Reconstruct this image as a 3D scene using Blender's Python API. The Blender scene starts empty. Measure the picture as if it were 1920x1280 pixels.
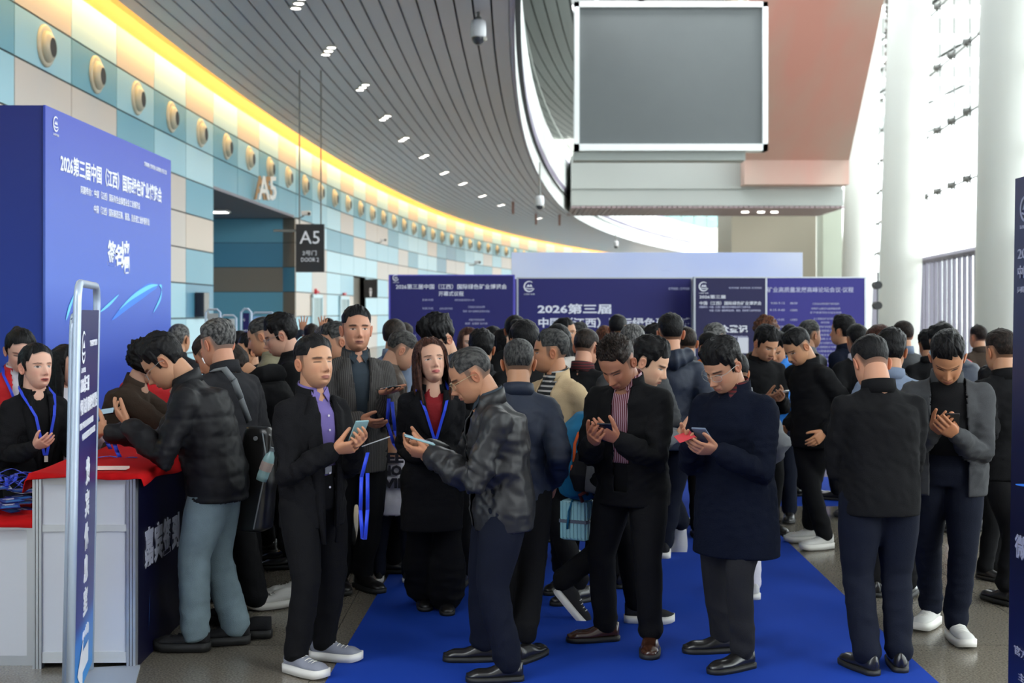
import bpy, bmesh, math, random
import numpy as np
from mathutils import Vector, Matrix
PI = math.pi
R = math.radians
random.seed(7)
C = bpy.context.scene.collection
scene = bpy.context.scene

# ------------------------------------------------------------ camera, world, exposure
FPX, CAMH, HY = 2400.0, 1.82, 585.0        # focal length in px, eye height, horizon row
cam_d = bpy.data.cameras.new('camera')
cam_d.sensor_width = 36.0
cam_d.lens = 36.0*FPX/1920.0
cam_d.shift_y = (HY-640.0)/1920.0
cam_d.clip_end = 600
cam_d.dof.use_dof = True
cam_d.dof.focus_distance = 6.7
cam_d.dof.aperture_fstop = 3.2
cam = bpy.data.objects.new('camera', cam_d); C.objects.link(cam)
cam.location = (0, 0, CAMH); cam.rotation_euler = (PI/2, 0, 0)
scene.camera = cam
world = bpy.data.worlds.new('world'); scene.world = world
world.use_nodes = True
wn = world.node_tree.nodes; wl = world.node_tree.links
bg = wn['Background']
tc = wn.new('ShaderNodeTexCoord'); sp = wn.new('ShaderNodeSeparateXYZ'); rp = wn.new('ShaderNodeValToRGB')
wl.new(tc.outputs['Generated'], sp.inputs[0]); wl.new(sp.outputs['Z'], rp.inputs[0]); wl.new(rp.outputs[0], bg.inputs[0])
rp.color_ramp.elements[0].position = 0.0; rp.color_ramp.elements[0].color = (.62, .66, .68, 1)
rp.color_ramp.elements[1].position = 0.25; rp.color_ramp.elements[1].color = (.93, .98, 1, 1)
bg.inputs[1].default_value = 2.4
scene.view_settings.view_transform = 'Standard'
scene.view_settings.look = 'None'
scene.view_settings.exposure = 1.72
scene.view_settings.gamma = 1.0
scene.view_settings.use_curve_mapping = False
scene.cycles.use_denoising = True
scene.cycles.max_bounces = 6
scene.cycles.diffuse_bounces = 4
scene.cycles.glossy_bounces = 3
scene.cycles.transparent_max_bounces = 12
scene.cycles.caustics_reflective = False
scene.cycles.caustics_refractive = False
scene.cycles.sample_clamp_indirect = 6.0
sun_d = bpy.data.lights.new('sun', 'SUN'); sun_d.energy = 1.5; sun_d.angle = R(12); sun_d.color = (1, .97, .92)
sun = bpy.data.objects.new('sun', sun_d); C.objects.link(sun)
sun.rotation_euler = (R(50), 0, R(62))       # high daylight coming in through the tall glass on the right

def at(px, py, Y):
    return Vector(((px-960)*Y/FPX, Y, CAMH+(HY-py)*Y/FPX))
def ground(px, py):
    Y = CAMH*FPX/(py-HY)
    return Vector(((px-960)*Y/FPX, Y, 0))

# ------------------------------------------------------------ materials
MATS = {}
def srgb(r, g, b):
    f = lambda c: (c/255/12.92) if c/255 <= .04045 else ((c/255+.055)/1.055)**2.4
    return (f(r), f(g), f(b), 1)
def mat(name, col, rough=.6, metal=0, bump=0, bscale=200, var=0, vscale=6, emit=None, estr=0, spec=.5, sheen=0, coat=0):
    if name in MATS: return MATS[name]
    m = bpy.data.materials.new(name); m.use_nodes = True; MATS[name] = m
    nt = m.node_tree; b = nt.nodes['Principled BSDF']
    b.inputs['Base Color'].default_value = col
    b.inputs['Roughness'].default_value = rough
    b.inputs['Metallic'].default_value = metal
    b.inputs['Specular IOR Level'].default_value = spec
    if sheen: b.inputs['Sheen Weight'].default_value = sheen
    if coat: b.inputs['Coat Weight'].default_value = coat
    if emit: b.inputs['Emission Color'].default_value = emit; b.inputs['Emission Strength'].default_value = estr
    t = nt.nodes.new('ShaderNodeTexCoord')
    if bump:
        n = nt.nodes.new('ShaderNodeTexNoise'); n.inputs['Scale'].default_value = bscale; n.inputs['Detail'].default_value = 3
        nt.links.new(t.outputs['Object'], n.inputs['Vector'])
        bp = nt.nodes.new('ShaderNodeBump'); bp.inputs['Strength'].default_value = bump; bp.inputs['Distance'].default_value = .004
        nt.links.new(n.outputs['Fac'], bp.inputs['Height']); nt.links.new(bp.outputs[0], b.inputs['Normal'])
    if var:
        n = nt.nodes.new('ShaderNodeTexNoise'); n.inputs['Scale'].default_value = vscale; n.inputs['Detail'].default_value = 4
        nt.links.new(t.outputs['Object'], n.inputs['Vector'])
        mx = nt.nodes.new('ShaderNodeMix'); mx.data_type = 'RGBA'
        mx.inputs['A'].default_value = tuple(c*(1-var) for c in col[:3])+(1,)
        mx.inputs['B'].default_value = tuple(min(1, c*(1+var)) for c in col[:3])+(1,)
        nt.links.new(n.outputs['Fac'], mx.inputs['Factor']); nt.links.new(mx.outputs['Result'], b.inputs['Base Color'])
    return m
def ramp_mat(name, axis, stops, rough=.5, lo=0, hi=1, spec=.5):
    """a printed colour gradient along an object axis"""
    m = mat(name, (1, 1, 1, 1), rough, spec=spec); nt = m.node_tree; b = nt.nodes['Principled BSDF']
    t = nt.nodes.new('ShaderNodeTexCoord'); s = nt.nodes.new('ShaderNodeSeparateXYZ'); mr = nt.nodes.new('ShaderNodeMapRange'); r = nt.nodes.new('ShaderNodeValToRGB')
    nt.links.new(t.outputs['Object'], s.inputs[0]); nt.links.new(s.outputs[axis], mr.inputs['Value'])
    mr.inputs['From Min'].default_value = lo; mr.inputs['From Max'].default_value = hi
    nt.links.new(mr.outputs[0], r.inputs[0]); nt.links.new(r.outputs[0], b.inputs['Base Color'])
    e = r.color_ramp.elements
    while len(e) < len(stops): e.new(.5)
    for i, (p, c) in enumerate(stops): e[i].position = p; e[i].color = c
    return m
def stripe_mat(name, axis, period, duty, ca, cb, rough=.7, bump=.3):
    m = mat(name, ca, rough, bump=bump, bscale=300); nt = m.node_tree; b = nt.nodes['Principled BSDF']
    t = nt.nodes.new('ShaderNodeTexCoord'); s = nt.nodes.new('ShaderNodeSeparateXYZ')
    nt.links.new(t.outputs['Object'], s.inputs[0])
    d = nt.nodes.new('ShaderNodeMath'); d.operation = 'DIVIDE'; d.inputs[1].default_value = period
    f = nt.nodes.new('ShaderNodeMath'); f.operation = 'FRACT'
    g = nt.nodes.new('ShaderNodeMath'); g.operation = 'LESS_THAN'; g.inputs[1].default_value = duty
    mx = nt.nodes.new('ShaderNodeMix'); mx.data_type = 'RGBA'; mx.inputs['A'].default_value = ca; mx.inputs['B'].default_value = cb
    nt.links.new(s.outputs[axis], d.inputs[0]); nt.links.new(d.outputs[0], f.inputs[0]); nt.links.new(f.outputs[0], g.inputs[0])
    nt.links.new(g.outputs[0], mx.inputs['Factor']); nt.links.new(mx.outputs['Result'], b.inputs['Base Color'])
    return m
def glass_mat(name, tint, gloss=.06):
    m = bpy.data.materials.new(name); m.use_nodes = True; nt = m.node_tree; nt.nodes.clear(); MATS[name] = m
    o = nt.nodes.new('ShaderNodeOutputMaterial'); mx = nt.nodes.new('ShaderNodeMixShader'); mx.inputs[0].default_value = gloss
    t = nt.nodes.new('ShaderNodeBsdfTransparent'); t.inputs[0].default_value = tint
    g = nt.nodes.new('ShaderNodeBsdfGlossy'); g.inputs['Roughness'].default_value = .03
    nt.links.new(t.outputs[0], mx.inputs[1]); nt.links.new(g.outputs[0], mx.inputs[2]); nt.links.new(mx.outputs[0], o.inputs[0])
    return m

# ------------------------------------------------------------ mesh helpers
class MB:
    """collects boxes, prisms and tubes, then links them as ONE mesh object"""
    def __init__(s): s.v = []; s.f = []; s.m = []
    def add(s, verts, faces, mi=0):
        o = len(s.v); s.v += [tuple(p) for p in verts]; s.f += [tuple(i+o for i in f) for f in faces]; s.m += [mi]*len(faces); return s
    def box(s, x0, x1, y0, y1, z0, z1, mi=0, M=None):
        v = [Vector((x, y, z)) for z in (z0, z1) for y in (y0, y1) for x in (x0, x1)]
        if M is not None: v = [M @ p for p in v]
        return s.add(v, [(0, 2, 3, 1), (4, 5, 7, 6), (0, 1, 5, 4), (2, 6, 7, 3), (0, 4, 6, 2), (1, 3, 7, 5)], mi)
    def quad(s, a, b, c, d, mi=0): return s.add([a, b, c, d], [(0, 1, 2, 3)], mi)
    def tube(s, pts, rad, n=10, mi=0, squash=None):
        v, f = tube_np([tuple(p) for p in pts], rad if hasattr(rad, '__len__') else [rad]*len(pts), n, cap=False)
        return s.add(v.tolist(), f, mi)
    def cyl(s, c, r, h, n=20, mi=0, r2=None, axis='Z', M=None):
        r2 = r if r2 is None else r2; v = []
        for k, (rr, hh) in enumerate(((r, 0), (r2, h))):
            for i in range(n):
                a = 2*PI*i/n; p = (rr*math.cos(a), rr*math.sin(a), hh)
                if axis == 'Y': p = (p[0], p[2], p[1])
                if axis == 'X': p = (p[2], p[0], p[1])
                p = Vector(c)+Vector(p)
                v.append(M @ p if M is not None else p)
        f = [(i, (i+1) % n, n+(i+1) % n, n+i) for i in range(n)]+[tuple(range(n))[::-1], tuple(range(n, 2*n))]
        return s.add(v, f, mi)
    def prism(s, poly, y0, y1, mi=0, M=None):
        """polygon in x,z extruded from y0 to y1"""
        n = len(poly); v = [Vector((p[0], y, p[1])) for y in (y0, y1) for p in poly]
        if M is not None: v = [M @ p for p in v]
        return s.add(v, [(i, (i+1) % n, n+(i+1) % n, n+i) for i in range(n)]+[tuple(range(n))[::-1], tuple(range(n, 2*n))], mi)
    def build(s, name, mats, parent=None, smooth=False, bevel=0, loc=None):
        me = bpy.data.meshes.new(name); me.from_pydata(s.v, [], s.f)
        if not isinstance(mats, (list, tuple)): mats = [mats]
        for m in mats: me.materials.append(m)
        me.polygons.foreach_set('material_index', s.m)
        if smooth: me.polygons.foreach_set('use_smooth', [True]*len(s.f))
        me.update()
        o = bpy.data.objects.new(name, me); C.objects.link(o)
        if parent: o.parent = parent
        if loc is not None: o.location = loc
        bm = bmesh.new(); bm.from_mesh(me); bmesh.ops.recalc_face_normals(bm, faces=bm.faces); bm.to_mesh(me); bm.free()
        if bevel:
            md = o.modifiers.new('b', 'BEVEL'); md.width = bevel; md.segments = 2; md.limit_method = 'ANGLE'
        return o
def tube_np(pts, rad, n=12, cap=True, squash=1.0, ref=(0.137, 0.31, 0.94)):
    """closed tapered tube through points"""
    P = np.array(pts, float); r = np.array(rad, float)
    if cap:
        d0 = P[0]-P[1]; d0 /= np.linalg.norm(d0)+1e-9; d1 = P[-1]-P[-2]; d1 /= np.linalg.norm(d1)+1e-9
        P = np.vstack([P[0]+d0*r[0]*.9, P[0]+d0*r[0]*.6, P, P[-1]+d1*r[-1]*.6, P[-1]+d1*r[-1]*.9])
        r = np.concatenate([[r[0]*.4, r[0]*.8], r, [r[-1]*.8, r[-1]*.4]])
    m = len(P); T = np.gradient(P, axis=0); T /= np.linalg.norm(T, axis=1)[:, None]+1e-9
    V = []; a = np.linspace(0, 2*PI, n, endpoint=False)
    ref = np.array((1., 0, 0)) if abs(T[0][0]) < .8 else np.array((0, 1., 0))
    u = np.cross(T[0], ref); u /= np.linalg.norm(u)+1e-9
    for i in range(m):
        u = u-np.dot(u, T[i])*T[i]; u /= np.linalg.norm(u)+1e-9; w = np.cross(T[i], u)
        V.append(P[i]+r[i]*(np.cos(a)[:, None]*u*squash+np.sin(a)[:, None]*w))
    V = np.vstack(V); F = []
    for i in range(m-1):
        for j in range(n):
            F.append((i*n+j, i*n+(j+1) % n, (i+1)*n+(j+1) % n, (i+1)*n+j))
    F.append(tuple(range(n))[::-1]); F.append(tuple((m-1)*n+k for k in range(n)))
    return V, F
def tag(o, label=None, cat=None, group=None, kind=None):
    if label: o['label'] = label
    if cat: o['category'] = cat
    if group: o['group'] = group
    if kind: o['kind'] = kind
    return o
def empty(name, loc=(0, 0, 0), rz=0, label=None, cat=None, group=None):
    o = bpy.data.objects.new(name, None); C.objects.link(o); o.location = loc; o.rotation_euler = (0, 0, rz); o.empty_display_size = .1
    return tag(o, label, cat, group)
def struct(o): o['kind'] = 'structure'; return o
def copy_tree(o, parent=None):
    c = o.copy(); C.objects.link(c)
    if parent: c.parent = parent
    for ch in list(o.children): copy_tree(ch, c)
    return c
WHITE_INK = mat('white_ink', srgb(235, 236, 245), .6)
def text(s, name, M, height, m, parent=None, width=None, bold=0.0, align='LEFT', depth=.002, line=1.0):
    """lettering as a mesh; M places the text plane (x along the line, y up, z out); baseline at the origin"""
    cu = bpy.data.curves.new('t', 'FONT'); cu.body = s; cu.size = 1; cu.offset = bold; cu.extrude = .01; cu.align_x = align; cu.resolution_u = 2; cu.space_line = line
    t = bpy.data.objects.new('t', cu); C.objects.link(t)
    bpy.context.view_layer.update()
    dg = bpy.context.evaluated_depsgraph_get(); me = bpy.data.meshes.new_from_object(t.evaluated_get(dg))
    bpy.data.objects.remove(t); bpy.data.curves.remove(cu)
    n = len(me.vertices)
    if n == 0: return None
    co = np.empty(n*3); me.vertices.foreach_get('co', co); co = co.reshape(-1, 3)
    sc = height/(.95 if any(ord(c_) > 0x2e80 for c_ in s) else .72)
    sx = sc
    w = co[:, 0].max()-co[:, 0].min()
    if width: sx = width/w
    co[:, 0] *= sx; co[:, 1] *= sc; co[:, 2] *= depth/.01
    Mn = np.array(M); co = co @ Mn[:3, :3].T+Mn[:3, 3]
    me.vertices.foreach_set('co', co.ravel()); me.update(); me.name = name
    me.materials.clear(); me.materials.append(m)
    o = bpy.data.objects.new(name, me); C.objects.link(o)
    if parent: o.parent = parent
    return o
def plane_M(origin, xdir, ydir):
    x = Vector(xdir).normalized(); y = Vector(ydir).normalized(); z = x.cross(y)
    M = Matrix((x, y, z)).transposed().to_4x4(); M.translation = Vector(origin); return M
def emblem(M, r, m, parent, name='emblem', cap=True):
    """a crescent ring around two peaks with a sweeping tail, and its small caption"""
    b = MB(); n = 40; outer = []; inner = []
    for i in range(n+1):
        a = R(50)+R(290)*i/n; t = i/n
        th = r*(.10+.16*math.sin(PI*t))
        outer.append((r*math.cos(a), r*math.sin(a))); inner.append(((r-th)*math.cos(a), (r-th)*math.sin(a)))
    def P(x, y, z=.002): return M @ Vector((x, y, z))
    for i in range(n):
        b.quad(P(*outer[i]), P(*outer[i+1]), P(*inner[i+1]), P(*inner[i]))
    b.add([P(-.5*r, -.05*r), P(-.12*r, .42*r), P(.1*r, .1*r), P(.0*r, -.05*r)], [(0, 1, 2, 3)])
    b.add([P(.05*r, -.05*r), P(.14*r, .12*r), P(.32*r, .45*r), P(.62*r, -.05*r)], [(0, 1, 2, 3)])
    for k in range(9):
        x0 = -.62*r+k*.15*r; x1 = x0+.15*r; f = lambda x: -.28*r-.12*r*math.sin((x/r+.6)*2.4)
        b.quad(P(x0, f(x0)-.10*r), P(x1, f(x1)-.10*r), P(x1, f(x1)+.06*r), P(x0, f(x0)+.06*r))
    o = b.build(name, m, parent)
    if cap:
        text('江西矿业展', 'caption', M @ Matrix.Translation((-r, -1.5*r, .002)), r*.3, m, parent, width=2*r)
    return o
# ------------------------------------------------------------ the hall
def wall_x(Y):                               # plan of the long curved left wall
    return -8.8+(max(0, Y-28)**2)/834+(max(0, Y-75)**2)/1000
def off(Y, d):                               # a point d metres out from the wall, square to it
    e = .5; t = Vector((wall_x(Y+e)-wall_x(Y-e), 2*e)).normalized()
    return (wall_x(Y)+d*t.y, Y-d*t.x)
YS = [2+2.93*k for k in range(52)]
M_floor = mat('polished_stone', srgb(128, 124, 116), .2, spec=.5)
nt = M_floor.node_tree; b = nt.nodes['Principled BSDF']
t = nt.nodes.new('ShaderNodeTexCoord')
n1 = nt.nodes.new('ShaderNodeTexNoise'); n1.inputs['Scale'].default_value = 90; n1.inputs['Detail'].default_value = 3
n2 = nt.nodes.new('ShaderNodeTexNoise'); n2.inputs['Scale'].default_value = .7
br = nt.nodes.new('ShaderNodeTexBrick'); br.offset = 0; br.inputs['Scale'].default_value = 1; br.inputs['Brick Width'].default_value = 1.0; br.inputs['Row Height'].default_value = 1.0
br.inputs['Mortar Size'].default_value = .003; br.inputs['Color1'].default_value = (1, 1, 1, 1); br.inputs['Color2'].default_value = (.93, .92, .9, 1); br.inputs['Mortar'].default_value = (.35, .34, .33, 1)
for x in (n1, n2, br): nt.links.new(t.outputs['Object'], x.inputs['Vector'])
r1 = nt.nodes.new('ShaderNodeValToRGB'); r1.color_ramp.elements[0].position = .35; r1.color_ramp.elements[0].color = srgb(108, 103, 94); r1.color_ramp.elements[1].position = .65; r1.color_ramp.elements[1].color = srgb(150, 143, 132)
nt.links.new(n1.outputs['Fac'], r1.inputs[0])
mx = nt.nodes.new('ShaderNodeMix'); mx.data_type = 'RGBA'; mx.blend_type = 'MULTIPLY'; mx.inputs['Factor'].default_value = 1
nt.links.new(r1.outputs[0], mx.inputs['A']); nt.links.new(br.outputs['Color'], mx.inputs['B'])
mx2 = nt.nodes.new('ShaderNodeMix'); mx2.data_type = 'RGBA'; mx2.blend_type = 'MULTIPLY'; mx2.inputs['Factor'].default_value = 1
r2 = nt.nodes.new('ShaderNodeValToRGB'); r2.color_ramp.elements[0].color = (.8, .78, .75, 1); r2.color_ramp.elements[1].color = (1, .98, .95, 1)
nt.links.new(n2.outputs['Fac'], r2.inputs[0]); nt.links.new(mx.outputs['Result'], mx2.inputs['A']); nt.links.new(r2.outputs[0], mx2.inputs['B'])
nt.links.new(mx2.outputs['Result'], b.inputs['Base Color'])
f = MB(); f.box(-16, 40, -12, 165, -.3, 0); struct(f.build('floor', M_floor))
f = MB(); f.box(-60, 140, -60, 260, -.6, -.32); struct(f.build('trim_0', mat('forecourt_paving', srgb(190, 190, 188), .8))).name = 'floor_outside'

# left wall: coloured metal panels over a dark backing, grid of joints
PAL = [srgb(196, 188, 182), srgb(106, 164, 186), srgb(152, 198, 216), srgb(84, 140, 168), srgb(204, 190, 178), srgb(176, 214, 228)]
M_pan = [mat('wall_panel_%s' % n, c, .35, spec=.5) for n, c in zip(('beige', 'teal', 'pale_blue', 'deep_teal', 'sand', 'ice'), PAL)]
M_dark = mat('joint_backing', srgb(50, 52, 55), .8)
rz = [8.235, 7.295, 6.355, 5.415, 4.475, 3.535, 2.595, 1.655, .715, 0.0]
KP = [22.64+2.93*k for k in range(-8, 44)]
rnd = random.Random(11)
PORT = (36.8, 48.5)
wm = MB()
def arcY(k):
    return KP[k] if k < len(KP) else KP[-1]
pat = {}
for k in range(len(KP)-1):
    for r in range(9):
        if r == 0: c = (5 if k % 2 else 4)
        elif r == 1: c = (1 if k % 2 else 2)
        else:
            q = (k*3+r*5+(k//2)*r) % 7
            c = [0, 1, 5, 4, 3, 2, 0][q] if (k+r) % 2 == 0 else [1, 5, 2, 0, 2, 5, 1][q]
            if r >= 4 and k > 16: c = [0, 5, 2, 4, 5, 0, 2][q]
        pat[k, r] = c
g = .018
def wpt(Y, d, z): x, y = off(Y, d); return Vector((x, y, z))
for k in range(len(KP)-1):
    y0, y1 = KP[k]+g, KP[k+1]-g
    inport = KP[k] >= PORT[0]-1 and KP[k+1] <= PORT[1]+1.2
    for r in range(9):
        if inport and r >= 3: continue
        c = pat[k, r]
        if inport and r == 2: c = 1; 
        z1, z0 = rz[r]-g, rz[r+1]+g
        if 60 < KP[k] < 62 and r >= 5: continue
        wm.add([wpt(y0, 0, z0), wpt(y1, 0, z0), wpt(y1, 0, z1), wpt(y0, 0, z1),
                wpt(y0, -.03, z0), wpt(y1, -.03, z0), wpt(y1, -.03, z1), wpt(y0, -.03, z1)],
               [(0, 1, 2, 3), (0, 4, 5, 1), (1, 5, 6, 2), (2, 6, 7, 3), (3, 7, 4, 0)], c)
kp0 = max(k for k in range(len(KP)) if KP[k] <= PORT[0]+1.2); kp1 = min(k for k in range(len(KP)) if KP[k] >= PORT[1]-1.2)
PY0, PY1 = KP[kp0], KP[kp1]
bk = 6
for k in range(len(KP)-1):
    inport = kp0 <= k < kp1
    z0 = 5.415 if inport else 0
    if 60 < KP[k] < 62: z0 = 3.535
    wm.add([wpt(KP[k], -.032, z0), wpt(KP[k+1], -.032, z0), wpt(KP[k+1], -.032, 8.235), wpt(KP[k], -.032, 8.235),
            wpt(KP[k], -.4, z0), wpt(KP[k+1], -.4, z0), wpt(KP[k+1], -.4, 8.235), wpt(KP[k], -.4, 8.235)],
           [(0, 1, 2, 3), (4, 7, 6, 5), (0, 4, 5, 1), (3, 2, 6, 7)], bk)
struct(wm.build('wall_left', M_pan+[M_dark]))
# the recessed gate A5: far return faces the camera in coloured bands
xa, ya = off(PY1, 0); xb, yb = off(PY1, -4.2)
x2, y2 = off(PY0, 0); x3, y3 = off(PY0, -4.2)
jm = MB()
for i, (z1, z0, c) in enumerate(((5.41, 4.475, 1), (4.475, 3.535, 3), (3.535, 2.595, 7), (2.595, .715, 1), (.715, 0, 3))):
    jm.add([(xa-.5, ya, z0+.01), (xb-1, ya, z0+.01), (xb-1, ya, z1-.01), (xa-.5, ya, z1-.01)], [(0, 1, 2, 3)], c)
    jm.add([(xa-.5, ya, z0+.01), (xa-.5, ya, z1-.01), (xa, ya-.25, z1-.01), (xa, ya-.25, z0+.01)], [(0, 1, 2, 3)], [7, 7, 3, 7, 3][i])
    jm.add([(xa, ya-.25, z0+.01), (xa, ya-.25, z1-.01), (xa, ya+.4, z1-.01), (xa, ya+.4, z0+.01)], [(0, 1, 2, 3)], 7)
jm.add([(xb-1, ya+.05, 0), (xa, ya+.05, 0), (xa, ya+.05, 5.41), (xb-1, ya+.05, 5.41)], [(0, 1, 2, 3)], bk)
jm.add([(xb-1, ya, 0), (x3-1, y3, 0), (x3-1, y3, 5.41), (xb-1, ya, 5.41)], [(0, 1, 2, 3)], 3)
jm.add([(x3-1, y3, 0), (x2, y2, 0), (x2, y2, 5.41), (x3-1, y3, 5.41)], [(0, 1, 2, 3)], 3)
struct(jm.build('wall_gate', M_pan+[M_dark, mat('wall_panel_umber', srgb(128, 118, 106), .5)]))
sf = MB(); sf.add([(x3-1, y3, 5.41), (xb-1, ya+.1, 5.41), (xa, ya+.1, 5.41), (x2, y2, 5.41), (x3-1, y3, 5.5), (xb-1, ya+.1, 5.5), (xa, ya+.1, 5.5), (x2, y2, 5.5)], [(0, 1, 2, 3), (4, 7, 6, 5), (0, 4, 5, 1), (3, 2, 6, 7), (0, 3, 7, 4), (1, 5, 6, 2)])
struct(sf.build('ceiling_gate', mat('gate_soffit', srgb(132, 128, 138), .6)))
lamp_on = mat('downlight_glow', (1, 1, 1, 1), .5, emit=(1, .96, .88, 1), estr=3)
for i, (px, py) in enumerate(((405, 400),)):
    fx = empty('soffit_light', at(px, py, 44.8), 0, 'square white light set in the ceiling of the A5 gate recess', 'light')
    b = MB(); b.box(-.45, .45, -.35, .35, -.05, .02); b.build('frame', mat('white_enamel', srgb(225, 225, 225), .4), fx)
    b = MB(); b.box(-.38, .38, -.28, .28, -.06, -.05); b.build('diffuser', lamp_on, fx)
    fx.location.z = 5.36

# cove with its warm strip light
M_white = mat('painted_white', srgb(205, 207, 210), .5)
cv = MB(); cl = MB()
for i in range(len(YS)-1):
    a, c = YS[i], YS[i+1]
    cv.quad(wpt(a, -.4, 8.235), wpt(c, -.4, 8.235), wpt(c, -.4, 8.95), wpt(a, -.4, 8.95))
    cv.quad(wpt(a, -.4, 8.95), wpt(c, -.4, 8.95), wpt(c, .75, 8.95), wpt(a, .75, 8.95))
    cv.quad(wpt(a, .75, 8.95), wpt(c, .75, 8.95), wpt(c, .75, 8.3), wpt(a, .75, 8.3))
    cl.quad(wpt(a, .36, 8.50), wpt(c, .36, 8.50), wpt(c, .70, 8.46), wpt(a, .70, 8.46))
struct(cv.build('trim_1', mat('cove_cream', srgb(235, 215, 180), .6)))
struct(cl.build('trim_2', mat('cove_led', (1, .7, .3, 1), .5, emit=(1, .68, .28, 1), estr=4.2)))

# slatted metal ceiling below the gallery
M_slat = mat('ceiling_slat', srgb(196, 192, 204), .38, metal=.1, spec=.5)
sl = MB(); nb = 21; wdt = 8.1/nb
for j in range(nb):
    d0 = .65+j*wdt+.022; d1 = .65+(j+1)*wdt-.022
    for i in range(len(YS)-1):
        a, c = YS[i], YS[i+1]
        A = [wpt(a, d0, 8.25), wpt(c, d0, 8.25), wpt(c, d1, 8.25), wpt(a, d1, 8.25)]
        sl.add(A, [(0, 1, 2, 3)]); U = Vector((0, 0, .12))
        sl.quad(A[0], A[1], A[1]+U, A[0]+U); sl.quad(A[3], A[2], A[2]+U, A[3]+U)
struct(sl.build('ceiling', M_slat))
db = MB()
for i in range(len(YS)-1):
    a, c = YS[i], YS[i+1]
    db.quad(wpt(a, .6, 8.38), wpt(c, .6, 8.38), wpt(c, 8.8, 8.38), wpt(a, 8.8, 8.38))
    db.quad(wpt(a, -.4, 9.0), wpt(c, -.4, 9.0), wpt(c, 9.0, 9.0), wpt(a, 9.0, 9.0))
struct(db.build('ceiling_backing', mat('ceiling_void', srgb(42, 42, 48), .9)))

# gallery edge: two white bands, the step's darker shading painted in lavender, glass rail above, and the upper ceiling
M_band = mat('gallery_white', srgb(222, 228, 226), .45); M_step = mat('gallery_lavender_shade', srgb(158, 150, 175), .5)
M_glass = glass_mat('clear_glass', (.93, .97, .96, 1), .07)
fb = MB()
prof = [(8.74, 8.25, 1), (8.8, 8.14, 1), (8.86, 8.14, 0), (8.86, 9.25, 1), (8.98, 9.45, 0), (8.98, 11.1, 1), (8.90, 11.3, 0), (8.6, 11.3, 0)]
for i in range(len(YS)-1):
    a, c = YS[i], YS[i+1]
    for (d0, z0, m0), (d1, z1, _) in zip(prof[:-1], prof[1:]):
        fb.quad(wpt(a, d0, z0), wpt(c, d0, z0), wpt(c, d1, z1), wpt(a, d1, z1), m0)
fo = fb.build('trim_3', [M_band, M_step]); struct(fo)
rl = MB()
for i in range(len(YS)-1):
    rl.quad(wpt(YS[i], 8.8, 11.3), wpt(YS[i+1], 8.8, 11.3), wpt(YS[i+1], 8.8, 12.4), wpt(YS[i], 8.8, 12.4))
struct(rl.build('window_1', M_glass))
ra = MB()
for i in range(len(YS)-1): ra.tube([wpt(YS[i], 8.8, 12.42), wpt(YS[i+1], 8.8, 12.42)], .04, 6)
struct(ra.build('trim_4', mat('rail_steel', srgb(170, 180, 175), .3, metal=.8)))
uc = MB(); M_up = mat('upper_slat', srgb(140, 152, 150), .45)
for j in range(18):
    d0 = -1+j*.62; d1 = d0+.56
    for i in range(len(YS)-14):
        a, c = YS[i], YS[i+1]
        uc.quad(wpt(a, d0, 17), wpt(c, d0, 17), wpt(c, d1, 17), wpt(a, d1, 17))
        uc.quad(wpt(a, d0, 17), wpt(c, d0, 17), wpt(c, d0, 17.15), wpt(a, d0, 17.15))
struct(uc.build('ceiling_upper', M_up))
ub = MB()
for i in range(len(YS)-14):
    a, c = YS[i], YS[i+1]
    ub.quad(wpt(a, -1, 17.2), wpt(c, -1, 17.2), wpt(c, 10.2, 17.2), wpt(a, 10.2, 17.2))
    ub.quad(wpt(a, -1, 9), wpt(c, -1, 9), wpt(c, -1, 17.2), wpt(a, -1, 17.2), 1)
struct(ub.build('wall_upper', [mat('upper_void', srgb(70, 78, 78), .9), mat('upper_wall', srgb(180, 190, 186), .7)]))

# footbridge across the hall with slatted underside
BX0, BX1, BY0, BY1 = 3.6, 20.2, 78, 84.6
bb = MB(); M_bridge = mat('bridge_grey', srgb(170, 175, 172), .5)
bb.box(BX0, BX1, BY0, BY1, 8.3, 9.3); bb.box(BX0, BX1-5.4, BY0-.12, BY0+.4, 9.32, 11.3)
bb.box(BX0, BX1, BY0+.4, BY1, 9.3, 11.2)
struct(bb.build('wall_bridge', M_bridge))
bs = MB()
for k in range(54):
    x = BX0+k*.31; bs.box(x, x+.26, BY0, BY1, 8.17, 8.27)
struct(bs.build('ceiling_bridge', mat('bridge_slat', srgb(165, 145, 150), .5)))
for x in (1397, 1427, 1452):
    l = at(x, 396, 81); l.z = 8.15
    b = MB(); b.cyl((0, 0, -.03), .22, .05, 16); o = b.build('recessed_spot', lamp_on, None, loc=l)
    tag(o, 'one of three small round lights in the pink slatted underside of the footbridge', 'light', 'lights under the footbridge')
# sloping pink underside of the escalator beyond the screen
ev = MB(); M_pink = mat('escalator_pink', srgb(196, 168, 156), .55)
nt = M_pink.node_tree; t = nt.nodes.new('ShaderNodeTexCoord'); n1 = nt.nodes.new('ShaderNodeTexNoise'); n1.inputs['Scale'].default_value = .16; n1.inputs['Detail'].default_value = 4
mp = nt.nodes.new('ShaderNodeMapping'); mp.inputs['Scale'].default_value = (1, .3, .3); rr_ = nt.nodes.new('ShaderNodeValToRGB')
rr_.color_ramp.elements[0].position = .42; rr_.color_ramp.elements[0].color = srgb(190, 168, 156); rr_.color_ramp.elements[1].position = .62; rr_.color_ramp.elements[1].color = srgb(208, 148, 136)
nt.links.new(t.outputs['Object'], mp.inputs[0]); nt.links.new(mp.outputs[0], n1.inputs['Vector']); nt.links.new(n1.outputs['Fac'], rr_.inputs[0]); nt.links.new(rr_.outputs[0], nt.nodes['Principled BSDF'].inputs['Base Color'])
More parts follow.
